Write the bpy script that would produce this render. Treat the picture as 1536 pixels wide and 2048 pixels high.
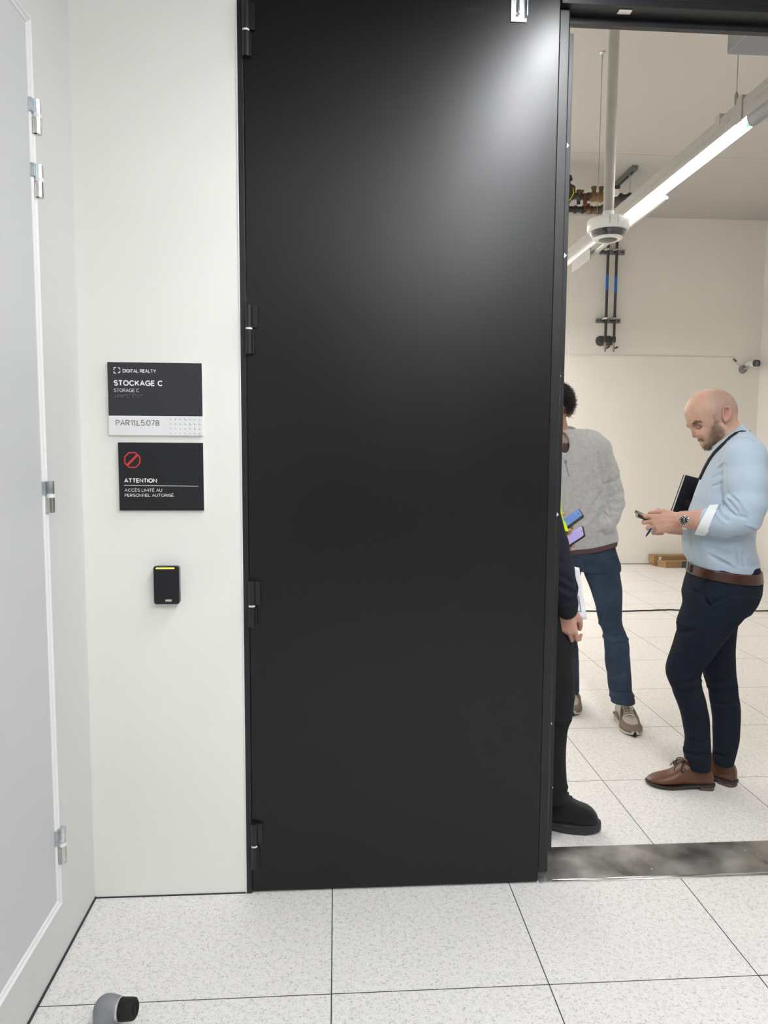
import bpy, bmesh, math, random
import numpy as np
from mathutils import Vector, Matrix, Euler

C = bpy.context.scene
COL = C.collection
for o in list(bpy.data.objects):
    bpy.data.objects.remove(o)
PI = math.pi
RNG = np.random.default_rng(7)

# ------------------------------------------------------------------ camera
FPX, YAW, PITCH, ROLL, CAMH = 1447.97, 0.0659853, 0.0888103, 0.00589958, 1.475717
_cy, _sy, _cp, _sp = math.cos(YAW), math.sin(YAW), math.cos(PITCH), math.sin(PITCH)
_F = np.array([_sy * _cp, _cy * _cp, -_sp])
_r0 = np.array([_cy, -_sy, 0.0])
_u0 = np.cross(_r0, _F)
_R = _r0 * math.cos(ROLL) + _u0 * math.sin(ROLL)
_U = _u0 * math.cos(ROLL) - _r0 * math.sin(ROLL)
CAMO = np.array([0.0, 0.0, CAMH])
cd = bpy.data.cameras.new('camera')
cd.sensor_fit = 'HORIZONTAL'; cd.sensor_width = 36.0
cd.lens = FPX / 1536.0 * 36.0
cd.clip_start = 0.05; cd.clip_end = 60
cam = bpy.data.objects.new('camera', cd); COL.objects.link(cam)
M = Matrix.Identity(4)
for i in range(3):
    M[i][0] = _R[i]; M[i][1] = _U[i]; M[i][2] = -_F[i]; M[i][3] = CAMO[i]
cam.matrix_world = M
C.camera = cam

# ------------------------------------------------------------------ light and exposure
C.view_settings.view_transform = 'Standard'
C.view_settings.look = 'None'
C.view_settings.gamma = 1.0
C.view_settings.use_curve_mapping = False
C.view_settings.exposure = 0.0
W = bpy.data.worlds.new('world'); C.world = W
W.use_nodes = True
W.node_tree.nodes['Background'].inputs[0].default_value = (0.9, 0.95, 1.0, 1)
W.node_tree.nodes['Background'].inputs[1].default_value = 0.0
E_CORR_NEAR = 178.0     # luminaire beside the black door, running away from the wall
E_CORR_ACROSS = 98.0   # luminaire row across the corridor behind the camera
E_STORE = 27.0         # luminaires in the storage room
COOL = (0.97, 0.985, 1.0)
E_LINE = 112.0         # the luminaire in line with it, above the camera
E_MID_FILL = 75.0            # unseen lamp row added to spread fill light through the storage room
E_BACK_FILL = 225.0         # unseen lamp row added to brighten the back wall
WARM = (1.0, 0.965, 0.91)


def ray(px, py):
    return _F + _R * ((px - 768.0) / FPX) + _U * ((1024.0 - py) / FPX)
def PY(px, py, y):
    d = ray(px, py); return CAMO + d * (y / d[1])
def PX(px, py, x):
    d = ray(px, py); return CAMO + d * (x / d[0])
def PZ(px, py, z=0.0):
    d = ray(px, py); return CAMO + d * ((z - CAMH) / d[2])

# ------------------------------------------------------------------ materials
def lin(c):
    c = c / 255.0
    return c / 12.92 if c <= 0.04045 else ((c + 0.055) / 1.055) ** 2.4
def S(r, g, b):
    return (lin(r), lin(g), lin(b), 1.0)

def mat(name, col, rough=0.6, metal=0.0, spec=0.5, noise=None, bump=None, emit=None, sheen=0.0, trans=0.0, attr=None, aniso=None, coat=0.0, sss=0.0):
    """noise=(scale, amount, detail): varies the colour; bump=(scale, strength, detail)"""
    m = bpy.data.materials.new(name); m.use_nodes = True
    nt = m.node_tree; N = nt.nodes; L = nt.links
    b = N['Principled BSDF']
    if len(col) == 3: col = (*col, 1.0)
    b.inputs['Base Color'].default_value = col
    b.inputs['Roughness'].default_value = rough
    b.inputs['Metallic'].default_value = metal
    b.inputs['Specular IOR Level'].default_value = spec
    if sheen: b.inputs['Sheen Weight'].default_value = sheen
    if coat: b.inputs['Coat Weight'].default_value = coat; b.inputs['Coat Roughness'].default_value = 0.08
    if trans: b.inputs['Transmission Weight'].default_value = trans
    if sss:
        b.inputs['Subsurface Weight'].default_value = sss
        b.inputs['Subsurface Radius'].default_value = (0.01, 0.004, 0.002)
        b.inputs['Subsurface Scale'].default_value = 0.6
    if emit:
        b.inputs['Emission Color'].default_value = (*emit[0][:3], 1); b.inputs['Emission Strength'].default_value = emit[1]
    tc = N.new('ShaderNodeTexCoord')
    src = None
    if attr:
        a = N.new('ShaderNodeAttribute'); a.attribute_name = attr; src = a.outputs['Color']
    if noise:
        n = N.new('ShaderNodeTexNoise'); n.inputs['Scale'].default_value = noise[0]
        n.inputs['Detail'].default_value = noise[2] if len(noise) > 2 else 4
        L.new(tc.outputs['Object'], n.inputs['Vector'])
        r = N.new('ShaderNodeMapRange'); r.inputs['From Min'].default_value = 0.3; r.inputs['From Max'].default_value = 0.7
        r.inputs['To Min'].default_value = 1 - noise[1]; r.inputs['To Max'].default_value = 1 + noise[1]
        L.new(n.outputs['Fac'], r.inputs['Value'])
        x = N.new('ShaderNodeMix'); x.data_type = 'RGBA'; x.blend_type = 'MULTIPLY'; x.inputs['Factor'].default_value = 1
        if src: L.new(src, x.inputs['A'])
        else: x.inputs['A'].default_value = col
        L.new(r.outputs['Result'], x.inputs['B'])
        src = x.outputs['Result']
    if src: L.new(src, b.inputs['Base Color'])
    if bump:
        n = N.new('ShaderNodeTexNoise'); n.inputs['Scale'].default_value = bump[0]
        n.inputs['Detail'].default_value = bump[2] if len(bump) > 2 else 2
        mp = N.new('ShaderNodeMapping')
        if aniso: mp.inputs['Scale'].default_value = aniso
        L.new(tc.outputs['Object'], mp.inputs['Vector']); L.new(mp.outputs['Vector'], n.inputs['Vector'])
        bp = N.new('ShaderNodeBump'); bp.inputs['Strength'].default_value = bump[1]; bp.inputs['Distance'].default_value = bump[3] if len(bump) > 3 else 0.002
        L.new(n.outputs['Fac'], bp.inputs['Height']); L.new(bp.outputs['Normal'], b.inputs['Normal'])
    return m

def floor_mat():
    m = bpy.data.materials.new('raised_floor_tiles'); m.use_nodes = True
    nt = m.node_tree; N = nt.nodes; L = nt.links; b = N['Principled BSDF']
    tc = N.new('ShaderNodeTexCoord')
    sp = N.new('ShaderNodeSeparateXYZ'); L.new(tc.outputs['Object'], sp.inputs[0])
    def mth(op, a, bb=None):
        n = N.new('ShaderNodeMath'); n.operation = op
        for i, v in enumerate((a, bb)):
            if v is None: continue
            if isinstance(v, (int, float)): n.inputs[i].default_value = v
            else: L.new(v, n.inputs[i])
        return n.outputs[0]
    def line(c, off):
        t = mth('DIVIDE', mth('SUBTRACT', c, off), 0.6)
        d = mth('ABSOLUTE', mth('SUBTRACT', t, mth('ROUND', t)))
        return mth('LESS_THAN', d, 0.0026)
    g = mth('MAXIMUM', mth('MULTIPLY', line(sp.outputs[0], -0.0132), mth('GREATER_THAN', sp.outputs[0], -0.3)), line(sp.outputs[1], 1.843))
    # per-tile tone
    fx = mth('FLOOR', mth('DIVIDE', mth('SUBTRACT', sp.outputs[0], -0.0132), 0.6))
    fy = mth('FLOOR', mth('DIVIDE', mth('SUBTRACT', sp.outputs[1], 1.843), 0.6))
    cx = N.new('ShaderNodeCombineXYZ'); L.new(fx, cx.inputs[0]); L.new(fy, cx.inputs[1])
    wn = N.new('ShaderNodeTexWhiteNoise'); wn.noise_dimensions = '3D'; L.new(cx.outputs[0], wn.inputs[0])
    # flecks: thin curved strokes where a fine noise crosses its middle value, broken up by a second noise
    def noise(scale, det, off):
        mp = N.new('ShaderNodeMapping'); mp.inputs['Location'].default_value = off
        L.new(tc.outputs['Object'], mp.inputs[0])
        n = N.new('ShaderNodeTexNoise'); n.inputs['Scale'].default_value = scale; n.inputs['Detail'].default_value = det
        L.new(mp.outputs[0], n.inputs['Vector']); return n.outputs['Fac']
    n1 = noise(95, 1.5, (0, 0, 0)); n2 = noise(60, 2, (3, 7, 1)); n3 = noise(5, 2, (9, 2, 4)); n4 = noise(120, 1.5, (5, 1, 0)); n5 = noise(75, 2, (13, 2, 6))
    fl = mth('MULTIPLY', mth('LESS_THAN', mth('ABSOLUTE', mth('SUBTRACT', n1, 0.5)), 0.022), mth('GREATER_THAN', n2, 0.49))
    fl2 = mth('MULTIPLY', mth('LESS_THAN', mth('ABSOLUTE', mth('SUBTRACT', n4, 0.5)), 0.02), mth('GREATER_THAN', n5, 0.5))
    base = N.new('ShaderNodeMix'); base.data_type = 'RGBA'
    base.inputs['A'].default_value = (0.775, 0.75, 0.725, 1); base.inputs['B'].default_value = (0.825, 0.805, 0.78, 1)
    L.new(mth('ADD', mth('MULTIPLY', n3, 0.8), mth('MULTIPLY', wn.outputs['Value'], 0.2)), base.inputs['Factor'])
    f1 = N.new('ShaderNodeMix'); f1.data_type = 'RGBA'; f1.inputs['B'].default_value = (0.30, 0.295, 0.29, 1)
    L.new(mth('MULTIPLY', fl, 0.5), f1.inputs['Factor']); L.new(base.outputs['Result'], f1.inputs['A'])
    f2 = N.new('ShaderNodeMix'); f2.data_type = 'RGBA'; f2.inputs['B'].default_value = (0.40, 0.385, 0.37, 1)
    L.new(mth('MULTIPLY', fl2, 0.5), f2.inputs['Factor']); L.new(f1.outputs['Result'], f2.inputs['A'])
    f3 = N.new('ShaderNodeMix'); f3.data_type = 'RGBA'; f3.inputs['B'].default_value = (0.03, 0.03, 0.035, 1)
    L.new(g, f3.inputs['Factor']); L.new(f2.outputs['Result'], f3.inputs['A'])
    L.new(f3.outputs['Result'], b.inputs['Base Color'])
    b.inputs['Roughness'].default_value = 0.42; b.inputs['Specular IOR Level'].default_value = 0.35
    return m

def plate_mat():
    m = bpy.data.materials.new('worn_steel_plate'); m.use_nodes = True
    nt = m.node_tree; N = nt.nodes; L = nt.links; b = N['Principled BSDF']
    tc = N.new('ShaderNodeTexCoord')
    mp = N.new('ShaderNodeMapping'); mp.inputs['Rotation'].default_value = (0, 0, 0.9); mp.inputs['Scale'].default_value = (60, 4, 1)
    L.new(tc.outputs['Object'], mp.inputs[0])
    n = N.new('ShaderNodeTexNoise'); n.inputs['Scale'].default_value = 3; n.inputs['Detail'].default_value = 6; L.new(mp.outputs[0], n.inputs['Vector'])
    n2 = N.new('ShaderNodeTexNoise'); n2.inputs['Scale'].default_value = 7; n2.inputs['Detail'].default_value = 5; L.new(tc.outputs['Object'], n2.inputs['Vector'])
    r = N.new('ShaderNodeMapRange'); r.inputs['From Min'].default_value = 0.3; r.inputs['From Max'].default_value = 0.75
    r.inputs['To Min'].default_value = 0.24; r.inputs['To Max'].default_value = 0.5
    L.new(n2.outputs['Fac'], r.inputs['Value']); L.new(r.outputs[0], b.inputs['Roughness'])
    bp = N.new('ShaderNodeBump'); bp.inputs['Strength'].default_value = 0.35; bp.inputs['Distance'].default_value = 0.001
    L.new(n.outputs['Fac'], bp.inputs['Height']); L.new(bp.outputs[0], b.inputs['Normal'])
    cr = N.new('ShaderNodeValToRGB'); cr.color_ramp.elements[0].position = 0.35; cr.color_ramp.elements[0].color = (0.27, 0.265, 0.255, 1)
    cr.color_ramp.elements[1].position = 0.7; cr.color_ramp.elements[1].color = (0.62, 0.61, 0.59, 1)
    L.new(n2.outputs['Fac'], cr.inputs[0]); L.new(cr.outputs[0], b.inputs['Base Color'])
    b.inputs['Metallic'].default_value = 0.85
    return m

MT = {}
MT['floor'] = floor_mat()
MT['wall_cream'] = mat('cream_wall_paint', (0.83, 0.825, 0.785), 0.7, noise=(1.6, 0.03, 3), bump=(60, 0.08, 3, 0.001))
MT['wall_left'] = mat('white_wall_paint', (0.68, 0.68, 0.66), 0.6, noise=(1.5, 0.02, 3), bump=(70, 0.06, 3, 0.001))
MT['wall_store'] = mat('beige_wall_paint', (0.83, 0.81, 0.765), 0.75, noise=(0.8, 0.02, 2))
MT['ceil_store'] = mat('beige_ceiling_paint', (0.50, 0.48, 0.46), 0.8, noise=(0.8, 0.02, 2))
MT['ceil_dark'] = mat('dark_open_ceiling', (0.006, 0.006, 0.008), 0.9)
MT['door_grey'] = mat('pale_grey_door_laminate', (0.60, 0.605, 0.615), 0.45, noise=(3, 0.015, 3), bump=(300, 0.05, 2, 0.0005))
MT['door_trim'] = mat('white_door_profile', (0.82, 0.82, 0.82), 0.35)
MT['black'] = mat('black_powder_coat', (0.0022, 0.0024, 0.0028), 0.37, spec=0.42, noise=(2.5, 0.12, 4), bump=(900, 0.10, 1, 0.0004))
MT['black_frame'] = mat('black_frame_coat', (0.008, 0.008, 0.0095), 0.42, spec=0.5, noise=(14, 0.3, 4), bump=(500, 0.1, 2, 0.0004))
def smudged(m):
    # handled areas of the coat are a little duller
    nt = m.node_tree; N = nt.nodes; L = nt.links; b = N['Principled BSDF']
    tc = N.new('ShaderNodeTexCoord'); n = N.new('ShaderNodeTexNoise'); n.inputs['Scale'].default_value = 2.2; n.inputs['Detail'].default_value = 7
    L.new(tc.outputs['Object'], n.inputs['Vector'])
    r = N.new('ShaderNodeMapRange'); r.inputs['From Min'].default_value = 0.35; r.inputs['From Max'].default_value = 0.7; r.inputs['To Min'].default_value = 0.345; r.inputs['To Max'].default_value = 0.395
    L.new(n.outputs['Fac'], r.inputs['Value']); L.new(r.outputs[0], b.inputs['Roughness'])
smudged(MT['black'])
MT['chip'] = mat('bare_paint_chip', (0.7, 0.7, 0.7), 0.5)
MT['plate'] = plate_mat()
MT['alu'] = mat('brushed_aluminium', (0.75, 0.74, 0.72), 0.28, 1.0, bump=(200, 0.1, 2, 0.0005))
MT['zinc'] = mat('galvanised_steel', (0.60, 0.64, 0.66), 0.33, 1.0, noise=(40, 0.25, 5), bump=(50, 0.2, 4, 0.001))
MT['chrome'] = mat('polished_steel', (0.62, 0.61, 0.58), 0.2, 1.0, noise=(60, 0.1, 3))
MT['nylon'] = mat('white_nylon', (0.8, 0.8, 0.78), 0.4)
MT['gap'] = mat('dark_joint', (0.03, 0.033, 0.045), 0.8)
MT['sign_dark'] = mat('charcoal_sign_panel', (0.036, 0.037, 0.044), 0.5, spec=0.3)
MT['sign_black'] = mat('black_sign_panel', (0.016, 0.017, 0.020), 0.5, spec=0.3)
MT['sign_white'] = mat('white_sign_acrylic', (0.80, 0.81, 0.81), 0.4)
MT['ink_white'] = mat('white_lettering', (0.85, 0.85, 0.86), 0.5)
MT['ink_dark'] = mat('dark_lettering', (0.03, 0.03, 0.035), 0.5)
MT['ink_grey'] = mat('grey_print', (0.36, 0.36, 0.36), 0.5)
MT['ink_pale'] = mat('pale_braille', (0.70, 0.69, 0.67), 0.5)
MT['red'] = mat('red_sign_paint', (0.55, 0.035, 0.045), 0.5)
MT['reader'] = mat('black_reader_plastic', (0.010, 0.010, 0.013), 0.38, spec=0.4)
MT['reader_side'] = mat('side_lit_reader_back', (0.22, 0.22, 0.225), 0.35)  # lighter grey stands for light caught on the side; logo plate shares it
MT['led_yellow'] = mat('yellow_status_light', (0.9, 0.8, 0.1), 0.4, emit=((1.0, 0.80, 0.10), 1.5))
MT['cast_grey'] = mat('grey_cast_metal', (0.27, 0.28, 0.295), 0.45, 0.35, noise=(30, 0.08, 4), bump=(200, 0.15, 3, 0.0006))
MT['rubber'] = mat('black_rubber', (0.012, 0.012, 0.012), 0.6, spec=0.3, noise=(40, 0.3, 4))
MT['trunk'] = mat('grey_aluminium_trunking', (0.40, 0.39, 0.37), 0.45, 0.15)
MT['trunk_dark'] = mat('grey_plastic_cover', (0.24, 0.245, 0.26), 0.5)
MT['tube_on'] = mat('lit_diffuser', (0.9, 0.9, 0.9), 0.4, emit=(WARM, E_STORE))
MT['fill_back'] = mat('added_back_fill_diffuser', (0.9, 0.9, 0.9), 0.4, emit=(WARM, E_BACK_FILL))
MT['tube_line'] = mat('lit_line_diffuser', (0.9, 0.9, 0.9), 0.4, emit=(COOL, E_LINE))
MT['fill_mid'] = mat('added_middle_fill_diffuser', (0.9, 0.9, 0.9), 0.4, emit=(WARM, E_MID_FILL))
MT['tube_corr'] = mat('lit_corridor_diffuser', (0.9, 0.9, 0.9), 0.4, emit=(COOL, E_CORR_NEAR))
MT['tube_across'] = mat('lit_crossing_diffuser', (0.9, 0.9, 0.9), 0.4, emit=(COOL, E_CORR_ACROSS))
MT['led_green'] = mat('green_indicator', (0.2, 0.8, 0.4), 0.4, emit=((0.15, 0.9, 0.35), 1.2))
MT['white_plastic'] = mat('white_plastic', (0.78, 0.78, 0.76), 0.35)
MT['pole'] = mat('pale_grey_pole', (0.42, 0.405, 0.38), 0.5, noise=(10, 0.06, 3))
MT['smoke'] = mat('smoked_dome', (0.05, 0.055, 0.06), 0.08, spec=0.7, coat=0.5)
MT['lens'] = mat('dark_lens', (0.02, 0.022, 0.025), 0.1, spec=0.8)
MT['wire'] = mat('steel_wire', (0.30, 0.28, 0.25), 0.5, 0.4)
MT['pipe'] = mat('dark_grey_pipe', (0.035, 0.033, 0.033), 0.5, noise=(20, 0.2, 3))
MT['blue'] = mat('blue_marker_tape', (0.01, 0.13, 0.50), 0.45)
MT['brass'] = mat('aged_brass', (0.19, 0.12, 0.055), 0.5, 0.5, noise=(60, 0.3, 4))
MT['maroon'] = mat('dark_red_handle', (0.12, 0.03, 0.022), 0.5)
MT['strut'] = mat('strut_channel', (0.22, 0.225, 0.23), 0.4, 0.7)
MT['clear'] = mat('clear_plastic', (0.92, 0.93, 0.92), 0.08, trans=0.92)
MT['card'] = mat('brown_cardboard', (0.30, 0.19, 0.09), 0.85, noise=(25, 0.12, 4))
MT['tape'] = mat('dark_packing_tape', (0.03, 0.045, 0.05), 0.35)
MT['paper'] = mat('white_paper', (0.80, 0.81, 0.84), 0.8)
MT['cable'] = mat('black_cable', (0.02, 0.02, 0.02), 0.5)
MT['skin'] = mat('skin', (0.5, 0.3, 0.22), 0.5, spec=0.35, noise=(90, 0.05, 4), bump=(260, 0.12, 3, 0.001), attr='tint', sss=0.12)
MT['shirt_blue'] = mat('light_blue_cotton', (0.405, 0.495, 0.60), 0.8, sheen=0.15, noise=(700, 0.05, 1), bump=(28, 0.25, 4, 0.006))
MT['cuff_white'] = mat('white_cuff_lining', (0.74, 0.78, 0.80), 0.8, bump=(50, 0.25, 3, 0.004))
MT['navy'] = mat('navy_chino', (0.0085, 0.0125, 0.023), 0.9, spec=0.2, noise=(14, 0.12, 4), bump=(30, 0.3, 4, 0.006))
MT['jeans'] = mat('blue_denim', (0.021, 0.039, 0.073), 0.9, noise=(7, 0.45, 6), bump=(35, 0.35, 4, 0.006))
MT['fleece'] = mat('grey_marl_sweat', (0.47, 0.47, 0.465), 0.95, sheen=0.2, noise=(55, 0.10, 5), bump=(22, 0.3, 4, 0.007))
MT['burgundy'] = mat('burgundy_jersey', (0.105, 0.055, 0.062), 0.9, bump=(40, 0.2, 3, 0.004))
MT['navy_knit'] = mat('dark_navy_knit', (0.006, 0.008, 0.016), 0.95, noise=(60, 0.15, 4), bump=(30, 0.3, 4, 0.006))
MT['black_cloth'] = mat('black_cloth', (0.0045, 0.0045, 0.005), 0.95, noise=(30, 0.2, 4), bump=(30, 0.3, 4, 0.006))
MT['hivis'] = mat('yellow_high_visibility_cloth', (0.62, 0.80, 0.0), 0.8, bump=(40, 0.2, 3, 0.004))
MT['reflect'] = mat('silver_reflective_tape', (0.45, 0.46, 0.48), 0.4, 0.3)
MT['leather'] = mat('brown_leather', (0.115, 0.045, 0.021), 0.42, noise=(12, 0.35, 5), bump=(60, 0.22, 4, 0.003))
MT['belt'] = mat('oxblood_belt_leather', (0.042, 0.011, 0.007), 0.36, noise=(20, 0.2, 4))
MT['sole_brown'] = mat('dark_welt', (0.030, 0.022, 0.018), 0.6)
MT['heel'] = mat('stacked_heel', (0.10, 0.065, 0.042), 0.6, bump=(120, 0.3, 2, 0.002), aniso=(0.1, 0.1, 3))
MT['lace'] = mat('dark_brown_lace', (0.025, 0.012, 0.008), 0.7)
MT['suede_black'] = mat('black_suede', (0.004, 0.004, 0.0045), 0.95, sheen=0.15, bump=(80, 0.2, 4, 0.003))
MT['sole_black'] = mat('dark_grey_rubber_sole', (0.022, 0.023, 0.026), 0.55)
MT['sneak_mesh'] = mat('beige_mesh', (0.47, 0.42, 0.37), 0.85, noise=(250, 0.12, 2), bump=(400, 0.4, 1, 0.002))
MT['sneak_tan'] = mat('taupe_suede', (0.20, 0.15, 0.115), 0.9, noise=(40, 0.1, 3))
MT['sneak_sole'] = mat('off_white_midsole', (0.55, 0.51, 0.43), 0.6)
MT['sneak_lace'] = mat('cream_lace', (0.62, 0.56, 0.46), 0.8)
MT['hair_dark'] = mat('dark_brown_hair', (0.014, 0.008, 0.006), 0.5, noise=(60, 0.3, 3))
MT['hair_beard'] = mat('light_brown_beard', (0.19, 0.125, 0.08), 0.6)
MT['lanyard'] = mat('black_lanyard', (0.006, 0.006, 0.008), 0.7)
MT['phone_case'] = mat('black_phone_case', (0.010, 0.010, 0.011), 0.35)
MT['phone_green'] = mat('dark_green_phone_case', (0.018, 0.030, 0.030), 0.45)
MT['screen_blue'] = mat('blue_lit_screen', (0.03, 0.05, 0.1), 0.15, emit=((0.12, 0.20, 0.52), 0.95))
MT['screen_lilac'] = mat('lilac_lit_screen', (0.05, 0.05, 0.1), 0.15, emit=((0.33, 0.27, 0.55), 0.95))
MT['screen_off'] = mat('dark_glass', (0.01, 0.01, 0.012), 0.1)
MT['pen_blue'] = mat('blue_pen_plastic', (0.008, 0.018, 0.075), 0.35)
MT['pen_vivid'] = mat('vivid_blue_pen_cap', (0.015, 0.015, 0.32), 0.4)
MT['marker'] = mat('yellow_marker', (0.70, 0.75, 0.01), 0.4)
MT['book'] = mat('black_notebook_cover', (0.008, 0.009, 0.012), 0.5, bump=(200, 0.15, 3, 0.001))
MT['book_ring'] = mat('dark_grey_disc', (0.03, 0.03, 0.033), 0.4)
MT['exit_panel'] = mat('frosted_exit_panel', (0.34, 0.325, 0.30), 0.4)

# ------------------------------------------------------------------ mesh helpers
def curve(pts, n=6):
    """smooth curve through points"""
    P = [np.array(p, float) for p in pts]; P = [2 * P[0] - P[1]] + P + [2 * P[-1] - P[-2]]; out = []
    for i in range(1, len(P) - 2):
        a, b, c, d = P[i - 1:i + 3]
        for k in range(n):
            t = k / n; out.append(.5 * (2 * b + (c - a) * t + (2 * a - 5 * b + 4 * c - d) * t * t + (3 * b - a - 3 * c + d) * t ** 3))
    return out + [P[-2]]

class MB:
    def __init__(s): s.v = []; s.f = []
    def add(s, vs, fs):
        n = len(s.v); s.v += [tuple(map(float, p)) for p in vs]; s.f += [tuple(i + n for i in f) for f in fs]; return s
    def box(s, x0, x1, y0, y1, z0, z1):
        v = [(x, y, z) for x in (x0, x1) for y in (y0, y1) for z in (z0, z1)]
        return s.add(v, [(0, 1, 3, 2), (4, 6, 7, 5), (0, 4, 5, 1), (2, 3, 7, 6), (0, 2, 6, 4), (1, 5, 7, 3)])
    def tube(s, pts, r, n=10, cap=True, flat=None):
        """pts: polyline; r: radius or list; flat=(axis, factor) squashes the section along a direction"""
        P = [np.array(p, float) for p in pts]; m = len(P)
        rs = [r] * m if isinstance(r, (int, float)) else list(r)
        base = len(s.v); prev = None
        for i, p in enumerate(P):
            t = P[min(i + 1, m - 1)] - P[max(i - 1, 0)]; t = t / (np.linalg.norm(t) + 1e-12)
            if prev is None:
                a = np.array([0, 0, 1.0]) if abs(t[2]) < 0.9 else np.array([1.0, 0, 0])
                a = a - t * a.dot(t)
            else:
                a = prev - t * prev.dot(t)
            a /= np.linalg.norm(a) + 1e-12; prev = a; b = np.cross(t, a)
            for k in range(n):
                q = (a * math.cos(2 * PI * k / n) + b * math.sin(2 * PI * k / n)) * rs[i]
                if flat is not None:
                    ax = np.array(flat[0], float); q = q - ax * q.dot(ax) * (1 - flat[1])
                s.v.append(tuple(p + q))
        for i in range(m - 1):
            for k in range(n):
                a0 = base + i * n + k; a1 = base + i * n + (k + 1) % n
                s.f.append((a0, a1, a1 + n, a0 + n))
        if cap:
            s.f.append(tuple(base + k for k in range(n - 1, -1, -1)))
            s.f.append(tuple(base + (m - 1) * n + k for k in range(n)))
        return s
    def cyl(s, a, b, r, n=20, r2=None): return s.tube([a, b], [r, r if r2 is None else r2], n)
    def lathe(s, prof, c=(0, 0, 0), ax='z', n=32):
        """prof: list of (radius, height)"""
        base = len(s.v)
        for (r, h) in prof:
            for k in range(n):
                a = 2 * PI * k / n; x, y, z = r * math.cos(a), r * math.sin(a), h
                if ax == 'y': x, y, z = x, z, y
                if ax == 'x': x, y, z = z, x, y
                s.v.append((c[0] + x, c[1] + y, c[2] + z))
        for i in range(len(prof) - 1):
            for k in range(n):
                a0 = base + i * n + k; a1 = base + i * n + (k + 1) % n
                s.f.append((a0, a1, a1 + n, a0 + n))
        s.f.append(tuple(base + k for k in range(n - 1, -1, -1)))
        s.f.append(tuple(base + (len(prof) - 1) * n + k for k in range(n)))
        return s
    def prism(s, poly, d0, d1, plane='xz'):
        """poly in the plane, extruded between d0 and d1 along the remaining axis"""
        n = len(poly); base = len(s.v)
        for d in (d0, d1):
            for (a, b) in poly:
                s.v.append({'xz': (a, d, b), 'yz': (d, a, b), 'xy': (a, b, d)}[plane])
        s.f.append(tuple(base + k for k in range(n))); s.f.append(tuple(base + n + k for k in range(n - 1, -1, -1)))
        for k in range(n):
            j = (k + 1) % n
            s.f.append((base + j, base + k, base + n + k, base + n + j))
        return s
    def quadbox(s, o, a, b, c):
        """box from corner o along the vectors a, b, c"""
        o, a, b, c = (np.array(q, float) for q in (o, a, b, c))
        v = [o + a * i + b * j + c * k for i in (0, 1) for j in (0, 1) for k in (0, 1)]
        return s.add(v, [(0, 1, 3, 2), (4, 6, 7, 5), (0, 4, 5, 1), (2, 3, 7, 6), (0, 2, 6, 4), (1, 5, 7, 3)])
    def build(s, name, m, parent=None, smooth=False, bevel=0, seg=2, loc=None):
        me = bpy.data.meshes.new(name); me.from_pydata(s.v, [], s.f)
        bm = bmesh.new(); bm.from_mesh(me); bmesh.ops.recalc_face_normals(bm, faces=bm.faces); bm.to_mesh(me); bm.free()
        return link(name, me, m, parent, smooth, bevel, seg, loc)

def link(name, me, m, parent=None, smooth=False, bevel=0, seg=2, loc=None):
    me.materials.append(MT[m] if isinstance(m, str) else m)
    o = bpy.data.objects.new(name, me); COL.objects.link(o)
    if smooth:
        me.polygons.foreach_set('use_smooth', [True] * len(me.polygons))
        if smooth == 'auto':
            try: me.set_sharp_from_angle(angle=0.7)
            except Exception: pass
    if bevel:
        b = o.modifiers.new('bevel', 'BEVEL'); b.width = bevel; b.segments = seg; b.limit_method = 'ANGLE'; b.angle_limit = 0.6
    if parent: o.parent = parent
    if loc is not None: o.location = loc
    return o

def tag(o, label=None, cat=None, group=None, kind=None):
    if label: o['label'] = label
    if cat: o['category'] = cat
    if group: o['group'] = group
    if kind: o['kind'] = kind
    return o
def thing(name, label, cat, loc=(0, 0, 0), rotz=0.0, group=None, kind=None):
    o = bpy.data.objects.new(name, None); COL.objects.link(o)
    o.location = loc; o.rotation_euler = (0, 0, rotz); o.empty_display_size = 0.1
    return tag(o, label, cat, group, kind)
def rr(w, h, r, n=5, cx=0, cy=0):
    """rounded rectangle outline"""
    p = []
    for (sx, sy, a0) in ((1, 1, 0), (-1, 1, 90), (-1, -1, 180), (1, -1, 270)):
        for k in range(n + 1):
            a = math.radians(a0 + 90 * k / n)
            p.append((cx + sx * (w / 2 - r) + r * math.cos(a), cy + sy * (h / 2 - r) + r * math.sin(a)))
    return p

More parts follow.
